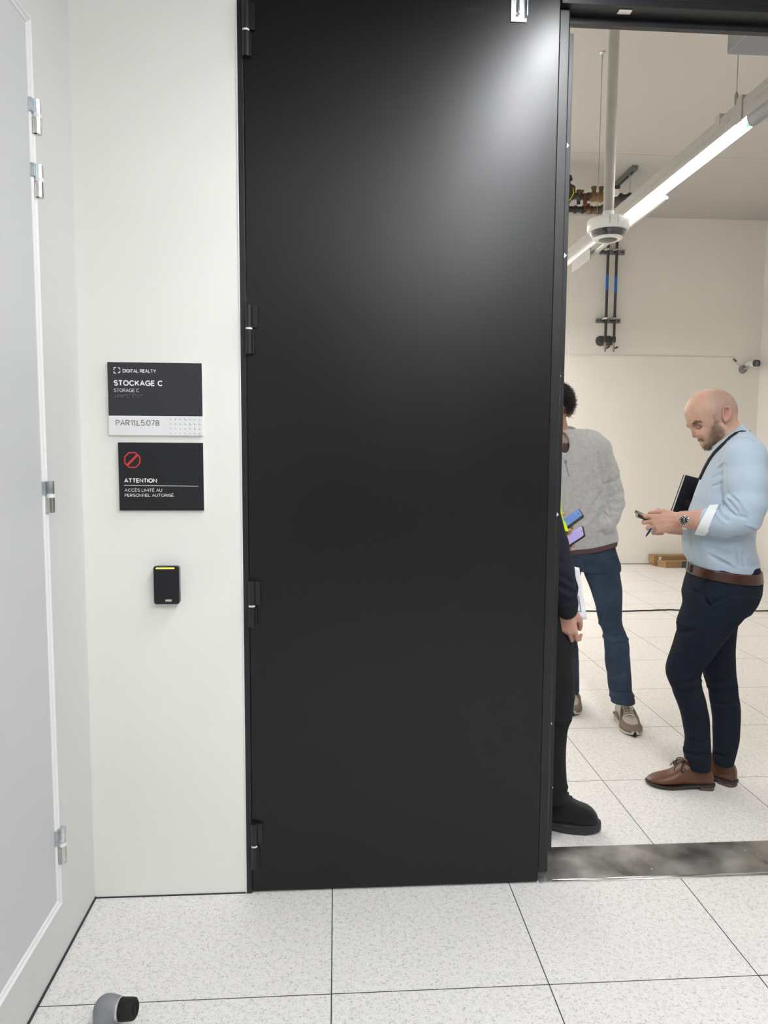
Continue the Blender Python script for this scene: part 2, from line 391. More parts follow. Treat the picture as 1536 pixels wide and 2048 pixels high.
def _arc(cx, cy, rx, ry, a0, a1, n=14):
    return [(cx + rx * math.cos(math.radians(a0 + (a1 - a0) * k / n)), cy + ry * math.sin(math.radians(a0 + (a1 - a0) * k / n))) for k in range(n + 1)]
_S = [(.56, .80)] + _arc(.30, .745, .26, .255, 30, 250, 12)[1:] + _arc(.31, .26, .28, .26, 75, -150, 14)
_P = [(0, 0), (0, 1), (.30, 1)] + _arc(.30, .73, .27, .27, 90, -90, 10) + [(0, .46)]
GLYPH = {   # centre lines of a plain grotesque: (width, strokes)
    'A': (.72, [[(0, 0), (.36, 1), (.72, 0)], [(.13, .32), (.59, .32)]]), 'C': (.74, [_arc(.40, .5, .40, .5, 42, 318, 22)]),
    'D': (.66, [[(0, 0), (0, 1), (.26, 1)] + _arc(.26, .5, .40, .5, 90, -90, 14) + [(0, 0)]]), 'E': (.50, [[(.50, 1), (0, 1), (0, 0), (.50, 0)], [(0, .52), (.45, .52)]]),
    'G': (.78, [_arc(.40, .5, .40, .5, 42, 355, 24), [(.44, .47), (.79, .47), (.79, .02)]]), 'I': (0, [[(0, 0), (0, 1)]]), 'H': (.6, [[(0, 0), (0, 1)], [(.6, 0), (.6, 1)], [(0, .52), (.6, .52)]]),
    'K': (.62, [[(0, 0), (0, 1)], [(.58, 1), (0, .36)], [(.20, .58), (.62, 0)]]), 'L': (.48, [[(0, 1), (0, 0), (.48, 0)]]), 'M': (.78, [[(0, 0), (0, 1), (.39, .22), (.78, 1), (.78, 0)]]),
    'N': (.64, [[(0, 0), (0, 1), (.64, 0), (.64, 1)]]), 'O': (.82, [_arc(.41, .5, .41, .5, 90, 450, 28)]), 'P': (.57, [_P]), 'R': (.60, [_P, [(.28, .46), (.58, 0)]]), 'S': (.59, [_S]),
    'T': (.60, [[(0, 1), (.60, 1)], [(.30, 1), (.30, 0)]]), 'U': (.62, [[(0, 1), (0, .31)] + _arc(.31, .31, .31, .31, 180, 360, 12) + [(.62, 1)]]), 'V': (.68, [[(0, 1), (.34, 0), (.68, 1)]]),
    'Y': (.66, [[(0, 1), (.33, .45), (.66, 1)], [(.33, .45), (.33, 0)]]), '0': (.58, [_arc(.29, .5, .29, .5, 90, 450, 24)]), '1': (.24, [[(0, .78), (.24, 1), (.24, 0)]]),
    '3': (.54, [_arc(.26, .76, .25, .24, 150, -90, 12) + _arc(.26, .26, .28, .26, 90, -150, 12)]),
    '5': (.55, [[(.50, 1), (.08, 1), (.03, .50)] + _arc(.27, .32, .28, .32, 140, -150, 16)]), '7': (.54, [[(0, 1), (.54, 1), (.17, 0)]]),
    '8': (.56, [_arc(.28, .745, .24, .255, 90, 450, 20), _arc(.28, .25, .28, .25, 90, 450, 20)]), '.': (0, [[(0, -.03), (0, .09)]]), ' ': (.16, [])}
GLYPH['\u00c8'] = (.50, GLYPH['E'][1] + [[(.14, 1.34), (.32, 1.17)]]); GLYPH['\u00c9'] = (.50, GLYPH['E'][1] + [[(.38, 1.34), (.20, 1.17)]])

def text(body, x0, x1, z0, z1, y, m, parent, weight=0.11, name='lettering', depth=0.0006, track=0.10):
    """lettering on a wall that faces -Y: stroke letters of cap height z1 - z0, spread over x0..x1"""
    t = weight; pen = 0; paths = []
    for ch in body:
        w, st = GLYPH[ch]
        for p in st: paths.append([(pen + t / 2 + a, t / 2 + b * (1 - t)) for a, b in p])
        pen += w + t + track
    tot = pen - track; H = z1 - z0; kx = (x1 - x0) / tot
    mb = MB()
    for p in paths:
        closed = math.dist(p[0], p[-1]) < 1e-6; P = [np.array(q) for q in (p[:-1] if closed else p)]; n = len(P); L, Rr = [], []
        for i in range(n):
            a = P[(i - 1) % n] if (closed or i > 0) else None; b = P[(i + 1) % n] if (closed or i < n - 1) else None
            d0 = unit(P[i] - a) if a is not None else None; d1 = unit(b - P[i]) if b is not None else None
            d0 = d1 if d0 is None else d0; d1 = d0 if d1 is None else d1
            n0 = np.array([-d0[1], d0[0]]); n1 = np.array([-d1[1], d1[0]]); mm = n0 + n1
            mm = n0 if np.linalg.norm(mm) < .25 else unit(mm); mm = mm / max(.62, mm.dot(n0)) * t / 2
            L.append(P[i] + mm); Rr.append(P[i] - mm)
        base = len(mb.v); Q2 = [v for pr in zip(L, Rr) for v in pr]; dy = -.0003 - 2.5e-5 * (len(mb.v) % 97) / 10
        for (a, b) in Q2: mb.v.append((x0 + a * kx, y + dy, z0 + b * H))
        for i in range(n if closed else n - 1):
            q = 2 * i; r = 2 * ((i + 1) % n)
            mb.f.append((base + q, base + q + 1, base + r + 1, base + r))
    return mb.build(name, m, parent)
def unit(v): v = np.array(v, float); return v / (np.linalg.norm(v) + 1e-15)

# ------------------------------------------------------------------ implicit surfaces for bodies and clothes
def axis(*segs):
    out = []
    for (a, b, h) in segs:
        n = max(1, int(round((b - a) / h)))
        out += list(a + (b - a) * np.arange(n) / n)
    out.append(segs[-1][1])
    return np.array(out, np.float32)

class SDF:
    def __init__(s, xs, ys, zs):
        s.x, s.y, s.z = xs, ys, zs
        s.D = np.full((len(xs), len(ys), len(zs)), 0.5, np.float32)
    def blk(s, lo, hi, pad):
        sl = []
        for a, l, h in zip((s.x, s.y, s.z), lo, hi):
            i0 = max(0, np.searchsorted(a, l - pad) - 1); i1 = min(len(a), np.searchsorted(a, h + pad) + 1)
            if i1 <= i0: return None
            sl.append(slice(i0, i1))
        sl = tuple(sl)
        return sl, s.x[sl[0]][:, None, None], s.y[sl[1]][None, :, None], s.z[sl[2]][None, None, :]
    def mix(s, sl, d, k, op):
        A = s.D[sl]; d = d.astype(np.float32)
        if op == 'u':
            if k <= 0: A[...] = np.minimum(A, d)
            else:
                h = np.clip(0.5 + 0.5 * (A - d) / k, 0, 1); A[...] = A + (d - A) * h - k * h * (1 - h)
        elif op == 's':
            d = -d
            if k <= 0: A[...] = np.maximum(A, d)
            else:
                h = np.clip(0.5 - 0.5 * (A - d) / k, 0, 1); A[...] = A + (d - A) * h + k * h * (1 - h)
    def ell(s, c, r, k=0.01, op='u', rot=0.0, rv=0.0):
        """ellipsoid; rot turns it in the x-z plane, rv in the x-y plane"""
        R = max(r); B = s.blk([q - R for q in c], [q + R for q in c], k + 0.02)
        if B is None: return s
        sl, X, Y, Z = B; X = X - c[0]; Y = Y - c[1]; Z = Z - c[2]
        if rot: ca, sa = math.cos(rot), math.sin(rot); X, Z = X * ca + Z * sa, Z * ca - X * sa
        if rv: ca, sa = math.cos(rv), math.sin(rv); X, Y = X * ca + Y * sa, Y * ca - X * sa
        k0 = np.sqrt((X / r[0]) ** 2 + (Y / r[1]) ** 2 + (Z / r[2]) ** 2) + 1e-9
        k1 = np.sqrt((X / r[0] ** 2) ** 2 + (Y / r[1] ** 2) ** 2 + (Z / r[2] ** 2) ** 2) + 1e-9
        s.mix(sl, k0 * (k0 - 1) / k1, k, op); return s
    def capd(s, X, Y, Z, a, b, ra, rb, sc):
        ax, ay, az = a; dx, dy, dz = b[0] - ax, (b[1] - ay) / sc, b[2] - az
        px = X - ax; py = (Y - ay) / sc; pz = Z - az
        t = np.clip((px * dx + py * dy + pz * dz) / (dx * dx + dy * dy + dz * dz + 1e-12), 0, 1)
        return np.sqrt((px - dx * t) ** 2 + (py - dy * t) ** 2 + (pz - dz * t) ** 2) - (ra + (rb - ra) * t)
    def cap(s, a, b, ra, rb, k=0.01, op='u', sc=1.0):
        R = max(ra, rb) * max(1, sc); lo = [min(p, q) - R for p, q in zip(a, b)]; hi = [max(p, q) + R for p, q in zip(a, b)]
        B = s.blk(lo, hi, k + 0.02)
        if B is None: return s
        sl, X, Y, Z = B
        s.mix(sl, s.capd(X, Y, Z, a, b, ra, rb, sc), k, op); return s
    def chain(s, pts, rs, k=0.01, op='u', sc=1.0):
        """a limb through joints: one distance for the whole chain, then merged once"""
        R = max(rs) * max(1, sc); P = np.array(pts, float)
        B = s.blk(P.min(0) - R, P.max(0) + R, k + 0.02)
        if B is None: return s
        sl, X, Y, Z = B; d = None
        for i in range(len(pts) - 1):
            e = s.capd(X, Y, Z, pts[i], pts[i + 1], rs[i], rs[i + 1], sc)
            if d is None: d = e
            else:
                kk = 0.25 * min(rs[i], rs[i + 1]); h = np.clip(0.5 + 0.5 * (d - e) / kk, 0, 1); d = d + (e - d) * h - kk * h * (1 - h)
        s.mix(sl, d, k, op); return s
    def stack(s, rows, k=0.02, p=2.0, op='u', grow=0.0, w0=None, w1=None):
        """rows: (z, xc, yc, rx, ry) - an upright body of elliptical sections"""
        T = np.array(sorted(rows)); zr = T[:, 0]
        lo = [(T[:, 1] - T[:, 3]).min() - grow, (T[:, 2] - T[:, 4]).min() - grow, zr[0] if w0 is None else w0]
        hi = [(T[:, 1] + T[:, 3]).max() + grow, (T[:, 2] + T[:, 4]).max() + grow, zr[-1] if w1 is None else w1]
        B = s.blk(lo, hi, k + 0.02)
        if B is None: return s
        sl, X, Y, Z = B; z = Z[0, 0]
        def I(c):
            v = np.interp(z, zr, T[:, c]); n = len(zr)
            # gentle smoothing of the interpolated profile
            g = np.interp(z + 0.012, zr, T[:, c]); l = np.interp(z - 0.012, zr, T[:, c])
            return ((v * 2 + g + l) / 4)[None, None, :]
        xc, yc, rx, ry = I(1), I(2), I(3) + grow, I(4) + grow
        q = (np.abs((X - xc) / rx) ** p + np.abs((Y - yc) / ry) ** p) ** (1 / p)
        d = (q - 1) * np.minimum(rx, ry)
        d = np.maximum(d, np.maximum(Z - hi[2], lo[2] - Z))
        s.mix(sl, d, k, op); return s
    def fold(s, pts, r, a):
        """soft ridge (a > 0) or crease (a < 0) along a polyline"""
        P = np.array(pts, float); B = s.blk(P.min(0), P.max(0), 2.6 * r)
        if B is None: return s
        sl, X, Y, Z = B; d = None
        for i in range(len(pts) - 1):
            e = s.capd(X, Y, Z, pts[i], pts[i + 1], 0, 0, 1)
            d = e if d is None else np.minimum(d, e)
        s.D[sl] -= (1.6 * a * np.exp(-(d / r) ** 2)).astype(np.float32); return s
    def plane(s, n, c, keep_below=True):
        X, Y, Z = s.x[:, None, None], s.y[None, :, None], s.z[None, None, :]
        d = (X * n[0] + Y * n[1] + Z * n[2] - c).astype(np.float32)
        s.D = np.maximum(s.D, d if keep_below else -d); return s
    def ripple(s, amp, fr, ph=0.0):
        X, Y, Z = s.x[:, None, None], s.y[None, :, None], s.z[None, None, :]
        s.D += (amp * (np.sin(fr * (X + 0.6 * Z) + 3 * np.sin(fr * 0.31 * Z + ph)) * np.sin(fr * 0.8 * (Y - 0.5 * X) + 2 * np.sin(fr * 0.4 * Z + 1.3 + ph)))).astype(np.float32); return s
    def mesh(s, name, m, parent, colour=None):
        D = s.D; x, y, z = s.x, s.y, s.z
        ins = D < 0
        n = tuple(q - 1 for q in D.shape)
        cnt = np.zeros(n, np.uint8)
        offs = [(i, j, k) for i in (0, 1) for j in (0, 1) for k in (0, 1)]
        for (i, j, k) in offs: cnt += ins[i:n[0] + i, j:n[1] + j, k:n[2] + k]
        ci, cj, ck = np.nonzero((cnt > 0) & (cnt < 8))
        pos = np.zeros((len(ci), 3)); num = np.zeros(len(ci))
        ax = (x, y, z)
        for (i, j, k) in offs:
            for d in range(3):
                o2 = [i, j, k]
                if o2[d] == 1: continue
                o2[d] = 1
                a = D[ci + i, cj + j, ck + k]; b = D[ci + o2[0], cj + o2[1], ck + o2[2]]
                mk = (a < 0) != (b < 0)
                t = np.where(mk, a / np.where(mk, a - b, 1), 0)
                pa = np.stack([x[ci + i], y[cj + j], z[ck + k]], 1).astype(float); pb = np.stack([x[ci + o2[0]], y[cj + o2[1]], z[ck + o2[2]]], 1)
                pos += np.where(mk[:, None], pa + (pb - pa) * t[:, None], 0); num += mk
        pos /= num[:, None]
        vid = np.full(n, -1, np.int32); vid[ci, cj, ck] = np.arange(len(ci))
        F = []
        for d in range(3):
            e = [slice(None)] * 3; f = [slice(None)] * 3
            e[d] = slice(0, -1); f[d] = slice(1, None)
            A = ins[tuple(e)]; Bq = ins[tuple(f)]
            I = np.array(np.nonzero(A != Bq))
            d1, d2 = (d + 1) % 3, (d + 2) % 3
            ok = (I[d1] > 0) & (I[d2] > 0) & (I[d1] < n[d1]) & (I[d2] < n[d2])
            I = I[:, ok]; sg = A[tuple(I)]
            def at(o1, o2):
                J = I.copy(); J[d1] -= o1; J[d2] -= o2; return vid[tuple(J)]
            q = np.stack([at(1, 1), at(0, 1), at(0, 0), at(1, 0)], 1)
            q[~sg] = q[~sg][:, ::-1]
            F.append(q)
        F = np.concatenate(F); F = F[(F >= 0).all(1)]
        me = bpy.data.meshes.new(name)
        me.vertices.add(len(pos)); me.vertices.foreach_set('co', pos.astype(np.float32).ravel())
        me.loops.add(F.size); me.loops.foreach_set('vertex_index', F.astype(np.int32).ravel())
        me.polygons.add(len(F)); me.polygons.foreach_set('loop_start', np.arange(0, F.size, 4, dtype=np.int32))
        try: me.polygons.foreach_set('loop_total', np.full(len(F), 4, np.int32))
        except Exception: pass
        me.update(calc_edges=True); me.validate()
        if colour is not None:
            cols = colour(pos)
            at_ = me.color_attributes.new('tint', 'FLOAT_COLOR', 'POINT')
            at_.data.foreach_set('color', np.concatenate([cols, np.ones((len(pos), 1))], 1).astype(np.float32).ravel())
        o = link(name, me, m, parent, True)
        sm = o.modifiers.new('relax', 'SMOOTH'); sm.factor = 0.5; sm.iterations = 1
        return o, pos

class Frame:
    """a person's own axes: u to the right as the camera sees them, v away from the camera, w up"""
    def __init__(s, bx, by):
        s.b = np.array([bx, by]); t = math.atan2(bx, by); s.t = t
        s.eu = np.array([math.cos(t), -math.sin(t)]); s.ev = np.array([math.sin(t), math.cos(t)])
    def __call__(s, px, py, v=0.0):
        d = ray(px, py); k = (s.b.dot(s.ev) + v - CAMO[:2].dot(s.ev)) / d[:2].dot(s.ev)
        p = CAMO + d * k
        return np.array([(p[:2] - s.b).dot(s.eu), v, p[2]])
    def loc(s, P):
        q = np.array(P[:2]) - s.b
        return np.array([q.dot(s.eu), q.dot(s.ev), P[2]])
    def rows(s, data):
        """(py, x_left, x_right, v, r_v) -> section rows"""
        out = []
        for (py, xl, xr, v, rv) in data:
            a, b = s(xl, py, v), s(xr, py, v)
            out.append(((a[2] + b[2]) / 2, (a[0] + b[0]) / 2, v, (b[0] - a[0]) / 2, rv))
        return out
    def root(s, label):
        return thing('person', label, 'person', (s.b[0], s.b[1], 0), -s.t)
    def top(s, name, label, cat, group=None):
        return thing(name, label, cat, (s.b[0], s.b[1], 0), -s.t, group)


def hand(Sd, Wp, f, n, sd, curls, thumb, sc=1.0, spread=1.0):
    """Wp wrist, f along the fingers, n out of the back of the hand, sd towards the thumb; curls: 4 x (a1,a2,a3) degrees, thumb: 3 direction triples in (f, n, s)"""
    Wp = np.array(Wp, float); f = unit(f); n = unit(np.array(n) - f * np.dot(n, f)); s_ = unit(np.array(sd) - f * np.dot(sd, f) - n * np.dot(sd, n))
    g = lambda a, b, c: Wp + (f * a + n * b + s_ * c) * sc
    kn = [(0.090, 0.004, 0.029), (0.094, 0.007, 0.009), (0.088, 0.005, -0.011), (0.079, 0.001, -0.029)]
    ln = [(0.043, 0.026, 0.021), (0.047, 0.030, 0.022), (0.043, 0.028, 0.021), (0.034, 0.021, 0.019)]
    rad = [0.0100, 0.0102, 0.0096, 0.0086]
    for q, (a, b, c) in enumerate(kn):
        Sd.cap(g(0.004, 0, c * 0.6), g(a, b, c), 0.0145 * sc, (rad[q] + 0.001) * sc, 0.016 * sc)
    Sd.cap(g(0.02, -0.008, 0.012), g(0.075, -0.008, 0.014), 0.013 * sc, 0.011 * sc, 0.015 * sc)
    Sd.cap(g(0.02, -0.008, -0.014), g(0.065, -0.008, -0.020), 0.013 * sc, 0.011 * sc, 0.015 * sc)
    tips = []
    for q in range(4):
        P = g(*kn[q]); ang = 0; pts = [P]
        side = s_ * 0.06 * spread * (1.5 - q)
        for L, a in zip(ln[q], curls[q]):
            ang += math.radians(a)
            P = P + unit(f * math.cos(ang) - n * math.sin(ang) + side) * L * sc; pts.append(P)
        r = rad[q] * sc
        Sd.chain(pts, [r, r * 0.97, r * 0.88, r * 0.74], 0.004 * sc)
        tips.append(pts)
    P = g(0.020, -0.006, 0.024); pts = [P]
    for L, dv in zip((0.044, 0.034, 0.027), thumb):
        P = P + unit(f * dv[0] + n * dv[1] + s_ * dv[2]) * L * sc; pts.append(P)
    Sd.chain(pts, [0.0165 * sc, 0.0125 * sc, 0.0108 * sc, 0.0088 * sc], 0.010 * sc)
    return tips, pts

def strands(name, m, parent, roots, dirs, length, r0, seg=4, curl=0.0, droop=0.0, jit=0.3, n=3):
    """short hairs as tapering three-sided tubes"""
    V = []; F = []
    for p, d in zip(roots, dirs):
        d = unit(d + RNG.normal(0, jit, 3)); L = length * RNG.uniform(0.6, 1.25)
        a = unit(np.cross(d, RNG.normal(0, 1, 3))); b = np.cross(d, a)
        ph = RNG.uniform(0, 6.28); tw = RNG.uniform(5.5, 9.5) * RNG.choice([-1, 1])
        base = len(V)
        for i in range(seg + 1):
            t = i / seg
            c = p + d * L * t * (1 - 0.25 * curl) + np.array([0, 0, -droop * t * t])
            if curl:
                rc = curl * L * 0.22 * min(1, 2.5 * t)
                c = c + a * rc * math.cos(ph + tw * t) + b * rc * math.sin(ph + tw * t)
            r = r0 * (1 - 0.75 * t)
            for k in range(n):
                w = 2 * PI * k / n
                V.append(c + (a * math.cos(w) + b * math.sin(w)) * r)
        for i in range(seg):
            for k in range(n):
                q = base + i * n + k; q1 = base + i * n + (k + 1) % n
                F.append((q, q1, q1 + n, q + n))
    me = bpy.data.meshes.new(name); me.from_pydata([tuple(v) for v in V], [], F)
    return link(name, me, m, parent, True)

# ================================================================== the setting
WX, WY, BY, RX, CZ = -0.788, 2.306, 8.98, 5.36, 4.32
LX, WB = -3.5, 2.52
def struct(name, mb, m, label=None, cat=None, **kw):
    return tag(mb.build(name, m, **kw), label, cat, kind='structure')

struct('floor', MB().box(LX, 6.2, -8.0, BY + 0.1, -0.12, 0.0), 'floor', 'pale speckled raised floor tiles with dark joints', 'floor')
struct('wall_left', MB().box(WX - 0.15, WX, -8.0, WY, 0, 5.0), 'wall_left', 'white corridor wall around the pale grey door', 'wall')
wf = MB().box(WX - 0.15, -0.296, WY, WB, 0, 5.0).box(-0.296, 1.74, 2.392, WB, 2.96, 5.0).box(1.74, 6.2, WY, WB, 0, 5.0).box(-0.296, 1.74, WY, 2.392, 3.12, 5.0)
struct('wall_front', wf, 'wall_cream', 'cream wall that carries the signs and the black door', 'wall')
struct('wall_partition', MB().box(LX, WX - 0.15, 2.40, WB, 0, 5.0), 'wall_store', 'storage room wall beyond the corridor corner', 'wall')
struct('wall_back', MB().box(LX, RX + 0.2, BY, BY + 0.1, 0, 5.0), 'wall_store', 'beige back wall of the storage room', 'wall')
struct('wall_right', MB().box(RX, RX + 0.15, WB, BY, 0, 5.0), 'wall_store', 'beige right wall of the storage room', 'wall')
struct('wall_side', MB().box(LX - 0.1, LX, WB, BY, 0, 5.0), 'wall_store', 'beige left wall of the storage room', 'wall')
struct('wall_rear', MB().box(WX - 0.15, 6.2, -8.1, -8.0, 0, 5.0), 'wall_cream', 'far end wall of the corridor', 'wall')
struct('wall_corridor', MB().box(6.2, 6.3, -8.0, WY, 0, 5.0), 'wall_cream', 'right wall of the corridor', 'wall')
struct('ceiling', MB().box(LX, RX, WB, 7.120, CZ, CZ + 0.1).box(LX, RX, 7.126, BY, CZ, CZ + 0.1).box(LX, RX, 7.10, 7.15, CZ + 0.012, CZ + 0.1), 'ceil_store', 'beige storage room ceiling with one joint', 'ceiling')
struct('ceiling', MB().box(WX - 0.15, 6.2, -8.0, WY, 5.0, 5.1), 'ceil_dark', 'dark high ceiling over the corridor', 'ceiling')
struct('trim_1', MB().box(WX, WX + 0.0045, -8.0, WY, 0, 0.006), 'gap', 'dark joint strip along the foot of the left wall', 'trim')
struct('trim_2', MB().box(WX + 0.0045, -0.296, WY - 0.0025, WY, 0, 0.004), 'gap', 'thin dark joint at the foot of the cream wall', 'trim')
struct('trim_3', MB().box(1.5, 5.02, BY - 0.012, BY, 2.612, 2.636), 'wall_store', 'slim beige cable duct across the back wall', 'trim', bevel=0.002)
struct('baseboard_back', MB().box(LX, RX, BY - 0.004, BY, 0, 0.012), 'strut', 'thin dark strip at the foot of the back wall', 'baseboard')

# ---- pale grey door in the left wall
d1 = thing('door_1', 'pale grey corridor door with white profile frame and steel hinges', 'door', (WX, 1.5, 0), kind='structure')
def dp(name, mb, m, parent=d1, **kw):
    mb.v = [(x - WX, y - 1.5, z) for (x, y, z) in mb.v]
    return mb.build(name, m, parent, **kw)
def ring(yi0, yi1, zi0, zi1, w, prof):
    """mitred frame in a plane of constant x; prof: (offset outward, x) outline"""
    mb = MB(); k = len(prof)
    cor = []
    for (y, z, sy, sz) in ((yi0, zi0, -1, -1), (yi1, zi0, 1, -1), (yi1, zi1, 1, 1), (yi0, zi1, -1, 1)):
        cor.append([(x, y + sy * o, z + sz * o) for (o, x) in prof])
    vs = [p for c in cor for p in c]; fs = []
    for i in range(4):
        j = (i + 1) % 4
        for q in range(k - 1):
            fs.append((i * k + q, i * k + q + 1, j * k + q + 1, j * k + q))
    return mb.add(vs, fs)
Y0, Y1, Z0, Z1 = 1.03, 1.966, 0.212, 2.530
dp('leaf', MB().box(WX, WX + 0.012, Y0, Y1, Z0, Z1), 'door_grey')
dp('leaf_edge', ring(Y0, Y1, Z0, Z1, 0, [(0, WX + .003), (0, WX + .014), (.002, WX + .017), (.006, WX + .017), (.009, WX + .012), (.009, WX)]), 'door_trim', smooth='auto')
dp('frame_profile', ring(Y0, Y1, Z0, Z1, 0, [(.010, WX), (.011, WX + .016), (.015, WX + .021), (.020, WX + .019), (.034, WX + .006), (.036, WX)]), 'door_trim', smooth='auto')
dp('frame', ring(Y0, Y1, Z0, Z1, 0, [(.036, WX), (.036, WX + .0045), (.098, WX + .0045), (.1, WX)]), 'wall_left')
for (za, zb) in ((2.351, 2.268), (2.192, 2.111), (1.382, 1.297), (0.417, 0.316)):
    hy, hx = 1.984, WX + 0.026; zm = (za + zb) / 2 + 0.004
    h = dp('hinge', MB().cyl((hx, hy, zm + .004), (hx, hy, za), 0.0105, 20).box(WX + .004, hx - .004, hy - .022, hy - .004, zm + .004, za - .001), 'zinc', smooth='auto')
    h2 = MB().cyl((hx, hy, zb), (hx, hy, zm - .006), 0.0105, 20).box(WX + .004, hx, hy - .010, hy - .002, zb, zm - .008)
    h2.v = [(x - WX, y - 1.5, z) for (x, y, z) in h2.v]; h2.build('lower_knuckle', 'chrome', h, smooth='auto')
    h3 = MB().cyl((hx, hy, zm - .006), (hx, hy, zm + .004), 0.0112, 20)
    h3.v = [(x - WX, y - 1.5, z) for (x, y, z) in h3.v]; h3.build('hinge_washer', 'nylon', h, smooth='auto')

# ---- black double door: the closed leaf, its frame and hinges
d2 = thing('door_2', 'tall matt black metal door leaf, closed, with black hinges', 'door', (0.2, WY, 0), kind='structure')
def bp(name, mb, m, parent=d2, **kw):
    mb.v = [(x - 0.2, y - WY, z) for (x, y, z) in mb.v]
    return mb.build(name, m, parent, **kw)
LXR = 0.684
bp('leaf', MB().box(-0.2765, LXR, WY - 0.002, WY + 0.060, 0.008, 2.93), 'black', bevel=0.0015)
bp('rebate_strip', MB().prism([(0.6875, 2.372), (0.6875, 2.338), (0.694, 2.332), (0.722, 2.332), (0.7265, 2.338), (0.7265, 2.372)], 0.022, 2.832, 'xy'), 'black_frame', bevel=0.001)
bp('rebate_strip', MB().box(0.7285, 0.7445, 2.356, 2.384, 0.085, 2.775), 'black_frame', bevel=0.0012)
fr = MB().box(-0.296, -0.2785, WY - 0.004, WY + 0.06, 0, 3.12)
bp('door_frame', fr, 'black_frame', bevel=0.0015)
hd = MB().box(-0.2785, 1.74, WY - 0.002, 2.370, 2.935, 3.12).box(0.69, 1.74, WY - 0.002, 2.370, 2.834, 2.935)
hd.box(0.69, 1.74, 2.370, 2.392, 2.812, 3.12).box(1.70, 1.74, WY - 0.002, 2.40, 0, 2.834)
hd.box(0.69, 1.74, WY - 0.0035, WY - 0.0022, 2.852, 3.1)
bp('door_frame', hd, 'black_frame', bevel=0.0012)
sp = PZ(1250, 23, 2.833)
bp('strike_plate', MB().box(sp[0] - .022, sp[0] + .020, sp[1] - .012, sp[1] + .012, 2.8305, 2.834), 'alu', bevel=0.001)
bp('frame_screw', MB().lathe([(0, 0), (.005, .0005), (.006, .002)], (0.702, WY - 0.004, 2.848), 'y', 10), 'zinc')
for (za, zr, zb) in ((2.790, 2.708, 2.634), (1.909, 1.838, 1.761), (1.051, 0.971, 0.903), (0.247, 0.171, 0.092)):
    hx, hy = -0.2685, WY - 0.013
    h = bp('hinge', MB().cyl((hx, hy, zr + .003), (hx, hy, za), 0.0112, 20).box(hx + .002, hx + .026, WY - 0.012, WY - 0.002, zr + .004, za - .002), 'black_frame', smooth='auto')
    q = MB().cyl((hx, hy, zb), (hx, hy, zr - .003), 0.0112, 20).box(hx - .004, hx + .015, WY - 0.014, WY - 0.002, zb + .002, zr - .004)
    q.v = [(x - .2, y - WY, z) for (x, y, z) in q.v]; q.build('lower_knuckle', 'black_frame', h, smooth='auto')
    q = MB().cyl((hx, hy, zr - .003), (hx, hy, zr + .003), 0.0105, 20)
    q.v = [(x - .2, y - WY, z) for (x, y, z) in q.v]; q.build('hinge_washer', 'nylon', h, smooth='auto')
for (px, py, r) in ((1137, 291, 5), (1132, 511, 5), (1122, 752, 4), (1104, 1447, 4), (1116, 1029, 6), (1117, 892, 2), (1107, 1575, 2)):
    p = PY(px - 1, py, 2.355); s_ = r * 0.0017
    bp('paint_chip', MB().prism([(p[0] - s_ * .5, p[2] + s_), (p[0] + s_ * .45, p[2]), (p[0] - s_ * .5, p[2] - s_)], 2.3545, 2.3555, 'xz'), 'chip')
a, b = PY(1021, 20, WY - .002), PY(1053, 46, WY - .002)
lb = MB().box(a[0], b[0], WY - .006, WY - .002, b[2], 2.93)
lb.box(b[0] - .004, b[0], WY - .020, WY - .002, b[2] + .012, 2.93)
bp('latch_bracket', lb, 'zinc', bevel=0.0012)
mx = (a[0] + b[0]) / 2
bp('latch_rod', MB().cyl((mx - .003, WY - .009, b[2] + .028), (mx - .003, WY - .009, 2.92), 0.0042, 12).lathe([(.005, -.004), (.005, 0), (.002, .001)], (mx - .003, WY - .008, b[2] + .02), 'y', 12), 'chrome', smooth='auto')
# shallow stamped marks near the head of the leaf
e0, e1 = PY(928, 19, WY - .002), PY(966, 20, WY - .002)
t_ = text('300V7', e0[0], e1[0], e0[2] - .009, e0[2] + .006, WY - 0.0021, 'black_frame', d2, .12, 'stamped_mark', 0.0006)
t_.location = (-0.2, -WY, 0)

struct('trim_5', MB().box(-0.2995, -0.296, WY - 0.003, WY, 0.004, 3.12), 'door_trim', 'thin white sealant bead beside the black door frame', 'trim')
# ---- steel threshold plate
tp = thing('trim_4', 'worn steel threshold plate in the open doorway', 'threshold', (1.2, 2.41, 0), kind='structure')
def tpp(name, mb, m, **kw):
    mb.v = [(x - 1.2, y - 2.41, z) for (x, y, z) in mb.v]; return mb.build(name, m, tp, **kw)
tpp('plate', MB().box(0.69, 1.70, 2.320, 2.516, 0.0, 0.004), 'plate')
tpp('nosing', MB().tube([(0.70, 2.312, 0.002), (1.70, 2.312, 0.002)], 0.0085, 14, flat=((0, 0, 1), 0.5)), 'alu', smooth=True)
for (px, py) in ((1280, 1712), (1490, 1701), (1304, 1738), (1516, 1709), (1523, 1732)):
    p = PZ(px, py, .004); tpp('plate_screw', MB().lathe([(.0045, 0), (.0042, .0012), (.002, .0014)], (p[0], p[1], .004), 'z', 12), 'zinc')
for (x0, x1, y0, y1, z, ro) in ((.690, .716, 2.300, 2.322, .0075, .1), (.702, .722, 2.308, 2.332, .0095, -.3), (.712, .736, 2.302, 2.318, .006, .25)):
    tpp('foil_tape', MB().quadbox((x0, y0, z - .004), (x1 - x0, .004, ro * .02), (0, y1 - y0, .003), (0, 0, .0015)), 'zinc')

# ================================================================== things in the corridor
SY = WY - 0.012
